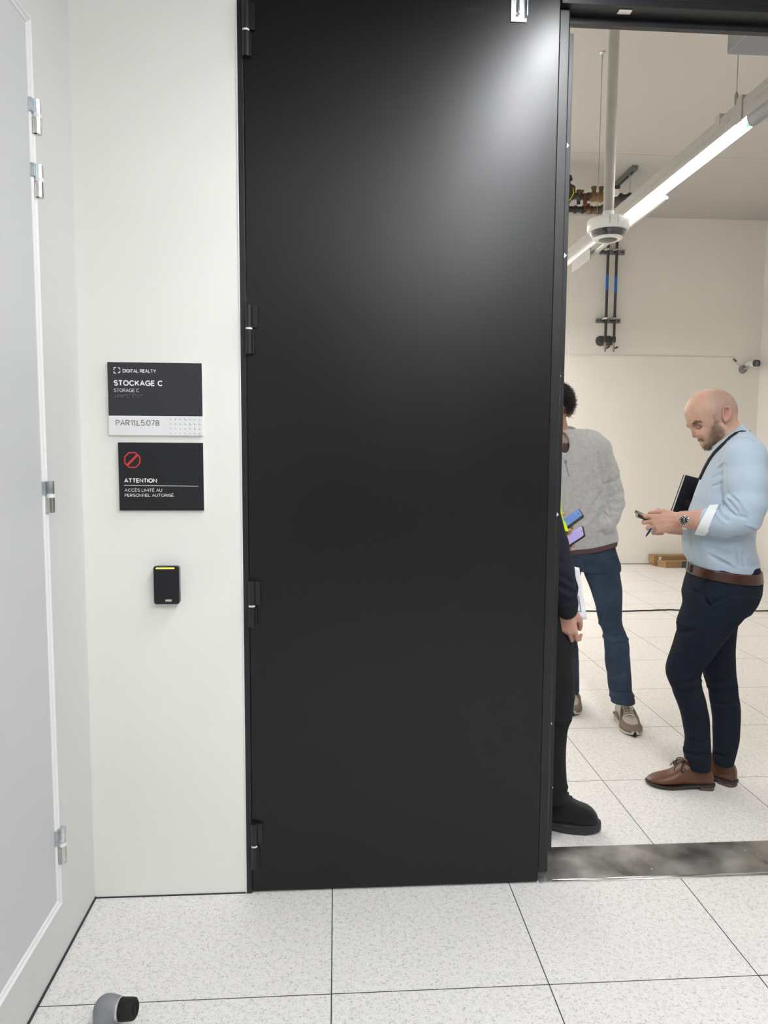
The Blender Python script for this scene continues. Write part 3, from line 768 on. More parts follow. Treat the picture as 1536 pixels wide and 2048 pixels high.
# ---- room sign
c0, c1 = PY(215, 722, SY), PY(406, 872, SY)
X0, X1, ZT, ZM, ZB = -0.699, -0.4135, 1.7315, 1.5685, 1.509
rs = thing('room_sign', 'two-tone charcoal and white room sign, upper of the two wall plates', 'sign', (X0, WY, ZB))
def rp(name, mb, m, par=None, **kw):
    mb.v = [(x - X0, y - WY, z - ZB) for (x, y, z) in mb.v]; return mb.build(name, m, par or rs, **kw)
rp('backing', MB().box(X0, X1, SY + .0015, WY, ZB, ZT), 'sign_white', bevel=.0008)
pn = rp('name_panel', MB().box(X0 + .0005, X1 - .0005, SY, SY + .0015, ZM, ZT - .0005), 'sign_dark')
wp = rp('number_panel', MB().box(X0 + .0005, X1 - .0005, SY, SY + .0015, ZB + .0005, ZM), 'sign_white')
def sx(px, py=800): return PY(px, py, SY)[0]
def sz(px, py): return PY(px, py, SY)[2]
def rt(body, xa, xb, yt, yb, m, par, bold=.1, name='lettering', track=.1):
    o = text(body, sx(xa), sx(xb), sz(xa, yb), sz(xa, yt), SY - .0001, m, par, bold, name, track=track)
    o.location = (-X0, -WY, -ZB); return o
rt('DIGITAL REALTY', 247, 313.3, 738.0, 745.2, 'ink_white', pn, .16, track=.06)
rt('STOCKAGE C', 228, 326.5, 760.0, 771.4, 'ink_white', pn, .20, track=.06)
rt('STORAGE C', 228.3, 279, 776.9, 783.8, 'ink_white', pn, .115)
rt('PAR11.L5.078', 230.2, 317.6, 839.6, 851.0, 'ink_dark', wp, .10)
def bar2(mb, p, q, w, y=SY, t=.0008):
    p, q = np.array(p), np.array(q); d = (q - p) / np.linalg.norm(q - p); n_ = np.array([-d[1], d[0]]) * w / 2
    return mb.prism([tuple(p + n_), tuple(q + n_), tuple(q - n_), tuple(p - n_)], y - t, y, 'xz')
U = lambda px, py: (sx(px, py), sz(px, py))
lg = MB(); w = .0027
for pts in (((228, 739.5), (228, 735), (232, 735)), ((228, 742.5), (228, 746.3), (232, 746.4)), ((236.5, 735), (238.6, 735.8), (240, 738.6)), ((240.2, 742.3), (239.2, 744.6), (236.6, 746.2))):
    for i in range(2): bar2(lg, U(*pts[i]), U(*pts[i + 1]), w)
rp('logo', lg, 'ink_white', pn)
def dots(par, m, x0, x1, y, pat, r, name):
    mb = MB(); n_ = len(pat)
    for i, cell in enumerate(pat):
        xc = x0 + (x1 - x0) * i / max(1, n_ - 1)
        for b_ in range(6):
            if cell >> b_ & 1:
                p = U(xc + (b_ // 3) * 2.0, y + (b_ % 3) * 2.2)
                mb.lathe([(r, 0), (r * .8, -.0006), (r * .3, -.0009)], (p[0], SY, p[1]), 'y', 8)
    return rp(name, mb, m, par)
dots(pn, 'ink_white', 230, 270, 789.8, [0b001110, 0b011110, 0b010101, 0b010111, 0b001001, 0b000101, 0b000001, 0b011011, 0b010001], .00062, 'braille')
dots(pn, 'ink_white', 276, 281, 790.3, [0b000101, 0b001001], .00062, 'braille')
dots(wp, 'ink_pale', 233, 296, 855.5, [0b111100, 0b001111, 0b000001, 0b010111, 0b111010, 0b000011, 0b000001, 0b111000, 0b000111, 0b010001, 0b010100, 0b011010, 0b010011, 0b011001], .0007, 'braille')
lm = MB()
SZ = [[1.05, 1.1, 1.15, 1.35, 1.15, 1.0, 1.0], [.8, .95, 1.05, 1.2, 1.3, 1.2, 1.05], [.75, .85, .95, 1.0, 1.15, 1.25, 1.25], [.7, .75, .85, .95, 1.05, 1.15, 1.35]]
for r_ in range(4):
    for c_ in range(7):
        fx = 340.3 + c_ * 9.65 + r_ * .12; fy = 839.3 + r_ * 9.4 + c_ * .22; q = 3.0 * SZ[r_][c_]
        bar2(lm, U(fx, fy - q), U(fx, fy), .0011 * SZ[r_][c_]); bar2(lm, U(fx - .35, fy - .3), U(fx + q, fy - .3), .0011 * SZ[r_][c_])
rp('corner_pattern', lm, 'ink_grey', wp)

# ---- restricted access sign
A0, A1, AT, AB = -0.6735, -0.4135, 1.4875, 1.275
ws = thing('warning_sign', 'black restricted-access sign with red octagon, lower of the two wall plates', 'sign', (A0, WY, AB))
def wpp(name, mb, m, par=None, **kw):
    mb.v = [(x - A0, y - WY, z - AB) for (x, y, z) in mb.v]; return mb.build(name, m, par or ws, **kw)
wpp('backing', MB().box(A0, A1, SY + .0015, WY, AB, AT), 'sign_white', bevel=.0008)
wb = wpp('panel', MB().box(A0 + .0005, A1 - .0005, SY, SY + .0015, AB + .0005, AT - .0005), 'sign_black')
def wt(body, xa, xb, yt, yb, bold=.115, track=.1):
    o = text(body, sx(xa, 960), sx(xb, 960), sz(xa, yb), sz(xa, yt), SY - .0001, 'ink_white', wb, bold, track=track); o.location = (-A0, -WY, -AB)
wt('ATTENTION', 248.4, 314, 956.6, 965.4, .20, .05)
wt('ACCÈS LIMITÉ AU', 248.8, 323.8, 977.2, 983.4)
wt('PERSONNEL AUTORISÉ.', 248.8, 348, 987.4, 993.6)
wpp('rule', bar2(MB(), U(248.3, 970.6), U(396.8, 972.4), .0012), 'ink_white', wb)
oc = U(264.7, 920); R0 = .0268; oct_ = MB()
V8 = [(oc[0] + R0 * math.cos(PI / 8 + k * PI / 4), oc[1] + R0 * math.sin(PI / 8 + k * PI / 4)) for k in range(8)]
I8 = [(oc[0] + (R0 - .0042) * math.cos(PI / 8 + k * PI / 4), oc[1] + (R0 - .0042) * math.sin(PI / 8 + k * PI / 4)) for k in range(8)]
for k in range(8): oct_.prism([V8[k], V8[(k + 1) % 8], I8[(k + 1) % 8], I8[k]], SY - .0008, SY, 'xz')
bar2(oct_, (oc[0] - .0165, oc[1] - .0165), (oc[0] + .0165, oc[1] + .0165), .0066, SY, .0009)
wpp('prohibition_symbol', oct_, 'red', wb)

# ---- card reader
rx0, rx1, rz0, rz1 = -0.5705, -0.4915, 0.9815, 1.1025; ry = WY - 0.030
cr = thing('card_reader', 'small black card reader with a lit yellow strip on the cream wall', 'card reader', (rx0, WY, rz0))
def cp(name, mb, m, par=None, **kw):
    mb.v = [(x - rx0, y - WY, z - rz0) for (x, y, z) in mb.v]; return mb.build(name, m, par or cr, **kw)
cxm, czm = (rx0 + rx1) / 2, (rz0 + rz1) / 2; rw, rh = rx1 - rx0, rz1 - rz0
cp('rear_housing', MB().prism(rr(rw - .002, rh - .003, .008, 5, cxm, czm), ry + .0095, WY, 'xz'), 'reader_side', smooth='auto', bevel=.0015)
fc = cp('front_cover', MB().prism(rr(rw, rh, .008, 6, cxm, czm), ry, ry + .010, 'xz'), 'reader', smooth='auto', bevel=.003, seg=3)
cp('status_light', MB().prism(rr(.058 * .98, .0042, .002, 4, cxm - .0025, rz1 - .0062), ry - .0016, ry + .001, 'xz'), 'led_yellow')
lgp = cp('logo_plate', MB().box(cxm - .004, cxm + .0165, ry - .0007, ry + .001, rz0 + .0085, rz0 + .0165), 'reader_side')
o = text('HID', cxm - .0025, cxm + .015, rz0 + .0098, rz0 + .0152, ry - .0007, 'ink_white', lgp, .2); o.location = (-rx0, -WY, -rz0)

# ---- floor door stop
p0 = PZ(222, 2062, 0)
ds = thing('door_stop', 'grey cast door stop with black rubber buffer on the floor tiles', 'door stop', (p0[0] + .006, p0[1] - .004, 0), -0.15)
ds.scale = (.95, .95, .95)
S_ = SDF(axis((-.09, .10, .0025)), axis((-.09, .08, .0025)), axis((-.01, .12, .0025)))
S_.ell((-.012, .002, .062), (.036, .030, .040), .01).cap((-.012, .002, .060), (.012, .0, .066), .0335, .031, .012)
S_.cap((-.012, .0, .05), (-.016, -.02, 0.0), .030, .036, .02, sc=.8).ell((-.012, -.02, 0), (.050, .052, .014), .012)
S_.plane((0, 0, 1), 0.0, False); S_.plane((1, 0, .12), .0235 + .066 * .12, True)
S_.mesh('stop_body', 'cast_grey', ds)
ax_ = unit((1, 0, .12)); c_ = np.array([.018, 0, .066])
MB().tube([c_, c_ + ax_ * .008], .0300, 28).build('collar_ring', 'alu', ds, smooth='auto')
rb = MB().tube([c_ + ax_ * q for q in (.006, .008, .036, .043, .046)], [.0275, .0285, .0275, .0262, .0225], 28).build('rubber_buffer', 'rubber', ds, smooth='auto')
for rr_ in (.017, .010):
    n_ = 24; pts = []
    b1 = unit(np.cross(ax_, (0, 0, 1))); b2 = np.cross(ax_, b1)
    for k in range(n_ + 1): pts.append(c_ + ax_ * .0465 + (b1 * math.cos(2 * PI * k / n_) + b2 * math.sin(2 * PI * k / n_)) * rr_)
    MB().tube(pts, .0016, 6, False).build('groove', 'rubber', rb, smooth=True)
MB().lathe([(.0062, 0), (.0055, .0025), (.002, .003)], (-.046, -.040, .010), 'z', 14).build('fixing_screw', 'zinc', ds)

# ---- corridor luminaires (above and behind the camera)
def luminaire(x0, y0, x1, y1, z, m, label, group, top, lit=None, wires=2):
    L_ = math.hypot(x1 - x0, y1 - y0); r = math.atan2(y1 - y0, x1 - x0)
    t = thing('linear_luminaire', label, 'ceiling light', (x0, y0, z), r, group)
    MB().box(0, L_, -.032, .032, .0, .075).build('housing', 'trunk', t, bevel=.003)
    a, b = lit or (0.02, L_ - .02)
    MB().prism([(-.030, .001), (-.026, -.006), (-.012, -.011), (.012, -.011), (.026, -.006), (.030, .001)], a, b, 'yz').build('diffuser', m, t)
    for k in range(wires):
        q = L_ * (k + .5) / wires
        MB().cyl((q, 0, .075), (q, 0, top - z), .0016, 6).build('suspension_wire', 'wire', t)
    return t
luminaire(0.77, 2.02, 0.77, 1.05, 2.92, 'tube_corr', 'short corridor light just in front of the black door, above the view', None, 5.0)
luminaire(0.77, 0.80, 0.77, -1.6, 2.92, 'tube_line', 'corridor light in line with the short one, above the camera', None, 5.0)
luminaire(-0.55, -1.1, 4.2, -1.1, 3.30, 'tube_across', 'corridor light running across behind the camera', None, 5.0)

# ================================================================== the storage room
# ---- suspended luminaire row
lx = 1.913
lt = thing('linear_luminaire', 'long suspended strip light, lit, in the storage room behind the dome camera', 'ceiling light', (lx, 3.0, 3.0))
def lp(name, mb, m, **kw):
    mb.v = [(x - lx, y - 3.0, z - 3.0) for (x, y, z) in mb.v]; return mb.build(name, m, lt, **kw)
lp('trunking', MB().prism([(lx - .030, 3.005), (lx - .030, 3.098), (lx - .022, 3.106), (lx + .022, 3.106), (lx + .030, 3.098), (lx + .030, 3.005)], 2.70, 8.3, 'xz'), 'trunk', bevel=.002)
rb_ = MB()
for q in range(4): rb_.box(lx - .0315, lx - .0300, 3.56, 8.3, 3.012 + q * .012, 3.016 + q * .012)
lp('trunking_ribs', rb_, 'trunk')
def half(y0, y1, r, zc, m, name):
    prof = [(lx - .030, 3.005)] + [(lx + r * math.cos(PI + PI * k / 10), zc + r * 1.15 * math.sin(PI + PI * k / 10)) for k in range(11)] + [(lx + .030, 3.005)]
    return lp(name, MB().prism(prof, y0, y1, 'xz'), m, smooth='auto')
half(3.40, 4.98, .026, 2.992, 'tube_on', 'diffuser')
half(2.70, 3.36, .030, 2.992, 'trunk_dark', 'blank_cover')
half(5.02, 8.3, .014, 3.002, 'white_plastic', 'blank_cover')
lp('indicator', MB().lathe([(.0, -.006), (.012, -.003), (.015, .004)], (lx - .004, 3.385, 2.972), 'z', 16), 'led_green')
lp('joint_clip', MB().box(lx - .036, lx + .036, 3.40, 3.45, 2.998, 3.118), 'trunk', bevel=.003)
lp('joint_clip', MB().box(lx - .034, lx + .034, 3.60, 3.64, 3.07, 3.122), 'trunk', bevel=.003)
for rows in (((3.16, 3.04, .14, .006), (3.18, 3.052, .14, .006), (3.16, 3.075, .10, .004)), ((3.50, 3.05, .05, .006), (3.51, 3.065, .06, .005))):
    sb = MB()
    for (y0, z0, w_, h_) in rows: sb.box(lx - .0312, lx - .0305, y0, y0 + w_, z0, z0 + h_)
    lp('label_print', sb, 'ink_grey')
lp('spare_tube', MB().tube([(lx + .045, 4.33, 2.964), (lx + .045, 4.35, 2.964), (lx + .045, 5.6, 2.964)], [.010, .020, .020], 16), 'trunk', smooth='auto')
for yw in (3.515, 5.376):
    lp('suspension_wire', MB().cyl((lx, yw, 3.18), (lx, yw, CZ), .0022, 6), 'wire')
    lp('wire_clamp', MB().lathe([(.003, 0), (.008, .012), (.009, .05), (.005, .065), (.002, .07)], (lx, yw, 3.115), 'z', 10).tube([(lx - .008, yw, 3.104), (lx, yw, 3.125), (lx + .008, yw, 3.104)], .002, 6), 'wire', smooth='auto')
    lp('ceiling_hook', MB().lathe([(.022, 0), (.022, -.006), (.006, -.012), (.006, -.05), (.003, -.07)], (lx, yw, CZ), 'z', 12), 'zinc', smooth='auto')
luminaire(-1.1, 3.0, -1.1, 5.6, 3.0, 'tube_on', 'lit strip light in the left part of the storage room, nearer the doorway', None, CZ)
luminaire(-2.6, 8.1, 1.80, 8.1, 3.05, 'fill_back', 'unseen fill light added along the back wall, behind the black door', None, CZ, wires=3)
luminaire(-2.6, 6.3, 1.45, 6.3, 3.05, 'fill_mid', 'unseen fill light added across the middle of the storage room, behind the black door', None, CZ, wires=3)
luminaire(3.9, 2.7, 3.9, 3.9, 3.6, 'tube_on', 'lit strip light high to the right of the doorway', None, CZ)

# ---- exit panel under the trunking
ex = thing('exit_sign', 'small frosted exit panel hanging under the strip light', 'sign', (lx, 5.5, 2.984))
MB().box(-.004, .004, 0, .42, -.085, .0).build('panel', 'exit_panel', ex, bevel=.001)
g_ = MB()
for (y0, y1, z0, z1) in ((.05, .055, -.072, -.018), (.11, .115, -.072, -.018), (.05, .115, -.023, -.018), (.14, .19, -.049, -.042), (.24, .36, -.023, -.018), (.24, .36, -.070, -.065), (.24, .245, -.07, -.018), (.355, .36, -.07, -.018)):
    g_.box(-.0046, -.0040, y0, y1, z0, z1)
g_.prism([(.19, -.030), (.21, -.0455), (.19, -.061)], -.0046, -.0040, 'yz')
g_.build('pictogram', 'ink_grey', ex)

# ---- dome camera on its pole
dq = PY(1216, 455, 3.7)
dc = thing('dome_camera', 'white dome security camera at the end of a long ceiling pole', 'security camera', (dq[0], 3.7, 2.535))
MB().lathe([(.031, .122), (.031, .105), (.045, .100), (.098, .094), (.103, .088), (.1035, .050), (.100, .044), (.085, .040)], (0, 0, 0), 'z', 48).build('housing', 'white_plastic', dc, smooth='auto')
MB().lathe([(.090, .044), (.1005, .044), (.1005, .040), (.096, .036), (.089, .036)], (0, 0, 0), 'z', 48).build('dome_rim', 'white_plastic', dc, smooth='auto')
dm = MB().lathe([(.0895, .037), (.087, .028), (.081, .016), (.072, .006), (.070, .004), (.03, .003), (.0, .003)], (0, 0, 0), 'z', 48).build('smoked_dome', 'smoke', dc, smooth='auto')
MB().lathe([(.052, .004), (.072, .006), (.073, .002), (.066, -.004), (.054, -.004)], (0, 0, 0), 'z', 40).build('dome_ring', 'white_plastic', dm, smooth='auto')
MB().lathe([(.0, .002), (.050, .002), (.046, -.006), (.028, -.012), (.0, -.014)], (0, 0, 0), 'z', 32).build('lens', 'lens', dm, smooth='auto')
for k in range(4): MB().lathe([(.003, .0), (.003, -.003)], (.092 * math.cos(k * PI / 2 + .6), .092 * math.sin(k * PI / 2 + .6), .024), 'z', 8).build('screw', 'cast_grey', dc)
MB().box(-.030, -.0285, -.1032, -.0985, .050, .090).build('seam', 'cast_grey', dc)
MB().box(.012, .0128, -.1040, -.102, .050, .088).build('seam', 'cast_grey', dc)
MB().cyl((0, 0, .115), (0, 0, .135), .0285, 24).build('pole_collar', 'white_plastic', dc, smooth='auto')
MB().cyl((0, 0, .13), (0, 0, CZ - 2.535), .0262, 24).build('pole', 'pole', dc, smooth='auto')

# ---- two drop pipes on the back wall
for k, (pxt, lab) in enumerate(((0, 'left of the two dark drop pipes on the back wall, blue tape band'), (1, 'right of the two dark drop pipes on the back wall, blue tape band'))):
    x = 3.318 + .108 * k; y = BY - .075
    t = thing('drop_pipe', lab, 'pipe', (x, y, 2.70), group=None)
    yh = 7.9 if k else 7.5
    MB().tube([(0, 0, .13), (0, 0, 1.30), (0, -.02, 1.345), (0, -.07, 1.36), (0, yh - y + .12, 1.36)], .0165, 14).build('pipe', 'pipe', t, smooth='auto')
    MB().cyl((0, 0, .69 + .03 * (1 - k)), (0, 0, .88 + .02 * (1 - k)), .0175, 14).build('tape_band', 'blue', t, smooth='auto')
    MB().lathe([(.014, .085), (.022, .09), (.023, .15), (.017, .158)], (0, 0, 0), 'z', 14).build('reducer', 'pipe', t, smooth='auto')
    vb = MB().lathe([(.006, -.03), (.012, -.02), (.013, .0), (.015, .03), (.010, .05), (.013, .06), (.013, .088)], (0, 0, 0), 'z', 14).build('drain_valve', 'wire', t, smooth='auto')
    MB().prism([(.005, .020), (.03, .040), (.062, .028), (.04, .018), (.012, .002)], -.022, -.012, 'xz').build('valve_handle', 'maroon', vb, bevel=.002)
for z, lab in ((3.885, 'upper steel rail clamping the two drop pipes'), (3.058, 'lower steel rail clamping the two drop pipes')):
    t = thing('pipe_rail', lab, 'bracket', (3.2, BY, z), group='pipe clamping rails on the back wall')
    o_ = 0.035 if z > 3.5 else .01
    MB().box(o_, .335 + o_ - .03, -.045, 0, -.028, .024).build('rail', 'strut', t, bevel=.002)
    for (a_, b_) in ((.012, .03), (.048, .066), (.078, .10), (.165, .205), (.262, .285)): MB().box(o_ + a_, o_ + b_, -.0462, -.044, -.012, .012).build('slot', 'gap', t)
    for k in range(2):
        MB().tube([(.088 + .108 * k, -.046, .02), (.118 + .108 * k, -.096, .02), (.148 + .108 * k, -.046, .02)], .012, 8).build('pipe_clamp', 'zinc', t, smooth='auto')
for k in range(2):
    x = 3.285 + .105 * k
    t = tag(MB().lathe([(.0, -.016), (.045, -.016), (.062, -.010), (.066, 0)], (0, 0, 0), 'y', 28).build('wall_cover_disc', 'clear', smooth='auto', loc=(x, BY, 2.815)),
            ('clear round cover disc on the wall, left one behind the drop pipes', 'clear round cover disc on the wall, right one behind the drop pipes')[k], 'cover')

# ---- valve manifold below the ceiling
vm = thing('valve_manifold', 'pair of dark pipes with brass valves hung below the storage ceiling', 'pipework', (2.4, 7.7, 4.04))
def vp(name, mb, m, par=None, **kw):
    mb.v = [(x - 2.4, y - 7.7, z - 4.04) for (x, y, z) in mb.v]; return mb.build(name, m, par or vm, **kw)
for (y, xe) in ((7.5, 3.28), (7.9, 3.39)):
    m_ = MB().tube([(1.2, y, 4.04), (xe, y, 4.04)], .032, 14)
    for k in range(9):
        xx = 2.30 + .085 * k; m_.cyl((xx, y, 4.04), (xx + .022, y, 4.04), .042, 14)
    vp('pipe', m_, 'pipe', smooth='auto')
def on(px, py, y):
    p = PY(px, py, y); return p
for (px, py, y, r, m_, nm) in ((1195, 392, 7.5, .053, 'brass', 'valve_body'), (1187, 408, 7.9, .044, 'brass', 'valve_body')):
    p = on(px, py, y)
    v_ = MB().lathe([(.03, -.09), (r, -.06), (r * .8, -.01), (r, .04), (.03, .09)], (p[0], y, 4.04), 'x', 14)
    if r > .05:
        v_.cyl((p[0] - .03, y, 4.04), (p[0] - .04, y, 4.13), .022, 10).cyl((p[0] + .03, y, 4.04), (p[0] + .04, y, 4.13), .022, 10)
        v_.lathe([(.03, 0), (.03, .02)], (p[0] - .04, y, 4.12), 'z', 8).lathe([(.03, 0), (.03, .02)], (p[0] + .04, y, 4.12), 'z', 8)
    vp(nm, v_, m_, smooth='auto')
for (px, y, m_) in ((1185, 7.5, 'blue'), (1264, 7.5, 'blue'), (1249, 7.9, 'blue')):
    p = on(px, 395, y); vp('tape_band', MB().cyl((p[0] - .03, y, 4.04), (p[0] + .03, y, 4.04), .036, 14), m_, smooth='auto')
for (px, py0, py1, y, m_, nm) in ((1168, 395, 412, 7.5, 'maroon', 'lever_handle'), (1169, 412, 422, 7.9, 'maroon', 'lever_handle'), (1155, 398, 410, 7.9, 'pipe', 'bleed_valve'), (1156, 385, 392, 7.5, 'brass', 'bleed_valve'), (1228, 377, 398, 7.5, 'pipe', 'pressure_switch')):
    a_, b_ = on(px, py0, y), on(px, py1, y)
    vp(nm, MB().cyl((a_[0], y - .03, a_[2]), (b_[0], y - .03, b_[2]), .020, 10).lathe([(.028, -.012), (.028, .012)], (a_[0], y - .03, a_[2]), 'z', 8).box(a_[0] - .01, a_[0] + .045, y - .05, y - .03, a_[2] - .012, a_[2] + .012), m_, smooth='auto')
p = on(1231, 386, 7.45)
vp('pressure_gauge', MB().lathe([(.036, 0), (.038, -.02), (.034, -.028), (.0, -.028)], (p[0], 7.46, p[2]), 'y', 20), 'white_plastic', smooth='auto')
vp('elbow', MB().tube([(3.0, 7.52, 4.04), (2.95, 7.58, 4.04), (2.86, 7.8, 4.04), (2.84, 7.9, 4.04)], .040, 12), 'pipe', smooth='auto')
p = on(1140, 372, 7.3)
vp('air_vent', MB().lathe([(.03, -.14), (.05, -.10), (.085, -.04), (.085, .02), (.04, .05), (.03, .08), (.055, .09), (.045, .13), (.02, .14)], (p[0], 7.4, p[2]), 'z', 14), 'pipe', smooth='auto')
c_ = on(1136, 375, 7.3)
vp('earth_wire', MB().tube([(c_[0] - .02, 7.35, c_[2] + .07), (c_[0] + .05, 7.33, c_[2] + .03), (c_[0] + .07, 7.33, c_[2] - .04), (c_[0] + .04, 7.35, c_[2] - .10), (c_[0] - .03, 7.38, c_[2] - .12)], .005, 6), 'marker', smooth=True)
st = thing('strut_hanger', 'short grey strut channel on the ceiling that carries the valve pipes', 'bracket', (3.0, 7.65, CZ))
MB().box(-.028, .028, -.27, .27, -.045, 0).build('channel', 'strut', st, bevel=.002)
MB().box(-.012, .012, -.22, .22, -.0462, -.0445).build('slot', 'gap', st)
for (y, x) in ((-.15, 0.0), (.25, -.01)):
    MB().cyl((x, y, -.045), (x, y, -.238), .0085, 10).build('threaded_rod', 'zinc', st, smooth='auto')
    MB().lathe([(.022, -.06), (.022, -.045)], (x, y, 0), 'z', 8).build('nut', 'strut', st)
    MB().lathe([(.02, -.246), (.034, -.242), (.014, -.230)], (x, y, 0), 'z', 10).build('nut', 'strut', st, smooth='auto')

# ---- grey box over the doorway, inside
tag(MB().box(1.415, 2.6, WB + .002, 2.68, 2.905, 3.05).build('closer_housing', 'trunk_dark', bevel=.003), 'grey metal box above the doorway, inside the storage room', 'cable box')

# ---- bullet camera
q = PY(1485, 739, BY)
bc = thing('bullet_camera', 'small black-faced bullet camera on the back wall beside the right corner', 'security camera', (q[0], BY, q[2]))
MB().lathe([(.0, -.032), (.030, -.032), (.046, -.026), (.052, 0)], (0, 0, 0), 'y', 28).build('wall_base', 'trunk_dark', bc, smooth='auto')
MB().tube([(0, -.03, 0), (.015, -.07, .012), (.03, -.10, .035), (.04, -.12, .05)], .013, 10).build('arm', 'trunk', bc, smooth=True)
MB().tube([(.055, -.02, .062), (.054, -.165, .062), (.0535, -.21, .055)], [.038, .042, .046], 20).build('body', 'white_plastic', bc, smooth='auto')
f_ = MB().prism([(x, z) for (x, z) in rr(.094, .080, .026, 6, .0535, .055)], -.222, -.205, 'xz').build('face', 'lens', bc, smooth='auto', bevel=.003)
MB().lathe([(.0, -.003), (.012, -.003), (.014, 0)], (.0535, -.222, .060), 'y', 16).build('lens_ring', 'cast_grey', f_, smooth='auto')
for k in range(5):
    a_ = math.radians(210 + 30 * k); MB().lathe([(.003, -.0015), (.003, 0)], (.0535 + .022 * math.cos(a_), -.222, .050 + .022 * math.sin(a_)), 'y', 8).build('infrared_light', 'ink_white', f_)
a_, b_ = PY(1466, 717, BY - .01), PY(1471, 722, BY - .01); e_ = PY(1480, 733, BY - .01)
MB().tube([(a_[0] - q[0], -.012, a_[2] - q[2]), (b_[0] - q[0] - .015, -.02, b_[2] - q[2] + .01), (b_[0] - q[0], -.022, b_[2] - q[2] - .005)], [.006, .008, .016], 10).build('cable_connector', 'lens', bc, smooth='auto')
MB().tube([(b_[0] - q[0], -.022, b_[2] - q[2] - .005), (e_[0] - q[0], -.015, e_[2] - q[2]), (-.01, -.02, .01)], .004, 6).build('lead', 'trunk', bc, smooth=True)

# ---- cardboard boxes against the back wall
b1 = thing('cardboard_box', 'long flat brown cardboard box leaning at the foot of the back wall', 'box', (4.60, 8.90, 0))
m_ = MB().quadbox((-.60, -.09, .035), (1.25, 0, 0), (0, .155, .0), (0, .0, .10)).build('carton', 'card', b1, bevel=.003)
MB().box(-.535, -.505, -.0915, -.0895, .075, .12).build('address_label', 'paper', b1)
b2 = thing('cardboard_box', 'flat cardboard box with dark tape, lying in front of the longer box', 'box', (4.62, 8.70, 0))
MB().quadbox((-.52, -.02, 0), (1.1, 0, 0), (-.06, .12, 0), (0, 0, .083)).build('carton', 'card', b2, bevel=.003)
MB().box(-.315, -.245, -.0215, -.0195, 0.001, .083).build('tape_band', 'tape', b2)
b3 = tag(MB().quadbox((4.03, 8.83, 0), (1.2, 0, 0), (0, .14, 0), (0, 0, .034)).build('cardboard_sheet', 'card', bevel=.002), 'folded cardboard sheet under the longer box by the wall', 'cardboard')

# ---- cable on the floor
pts = [PZ(px, py, .006) for (px, py) in ((1100, 1224), (1172, 1222.3), (1243, 1222), (1300, 1221), (1340, 1219.5), (1366, 1220), (1440, 1221), (1500, 1221.8), (1536, 1221))]
pts.append(pts[-1] + (1.2, .05, 0))
sm2 = []
for i in range(len(pts) - 1):
    for k in range(4): sm2.append(pts[i] + (pts[i + 1] - pts[i]) * k / 4 + np.array([0, .008 * math.sin(i * 2.1 + k), 0]))
tag(MB().tube(sm2, .0065, 8).build('floor_cable', 'cable', smooth=True), 'black cable lying straight across the storage room floor', 'cable')

# ================================================================== people
def sample(Sd, P):
    """trilinear value of an implicit surface at points"""
    P = np.atleast_2d(P); out = []
    idx = []; fr = []
    for a, c in zip((Sd.x, Sd.y, Sd.z), P.T):
        i = np.clip(np.searchsorted(a, c) - 1, 0, len(a) - 2); idx.append(i); fr.append(np.clip((c - a[i]) / (a[i + 1] - a[i]), 0, 1))
    v = 0
    for i in (0, 1):
        for j in (0, 1):
            for k in (0, 1):
                w = (fr[0] if i else 1 - fr[0]) * (fr[1] if j else 1 - fr[1]) * (fr[2] if k else 1 - fr[2])
                v = v + w * Sd.D[idx[0] + i, idx[1] + j, idx[2] + k]
    return v
def hit(Fr, Sd, px, py, off=0.0, v0=-0.45, v1=0.4, n=340):
    """first point of the surface seen at a pixel, in the person's own axes"""
    a, b = Fr(px, py, v0), Fr(px, py, v1)
    t = np.linspace(0, 1, n)[:, None]; P = a + (b - a) * t
    d = sample(Sd, P); i = np.argmax(d < off)
    if not (d < off).any(): i = int(np.argmin(d))
    return P[i]
def hits(Fr, Sd, pts, off=0.0, sub=5, **kw):
    out = []
    for (a, b) in zip(pts[:-1], pts[1:]):
        for k in range(sub): out.append(hit(Fr, Sd, a[0] + (b[0] - a[0]) * k / sub, a[1] + (b[1] - a[1]) * k / sub, off, **kw))
    out.append(hit(Fr, Sd, *pts[-1], off, **kw)); return out
def pfold(Fr, Sd, pts, r, a, **kw):
    Sd.fold(hits(Fr, Sd, pts, sub=3, **kw), r, a)

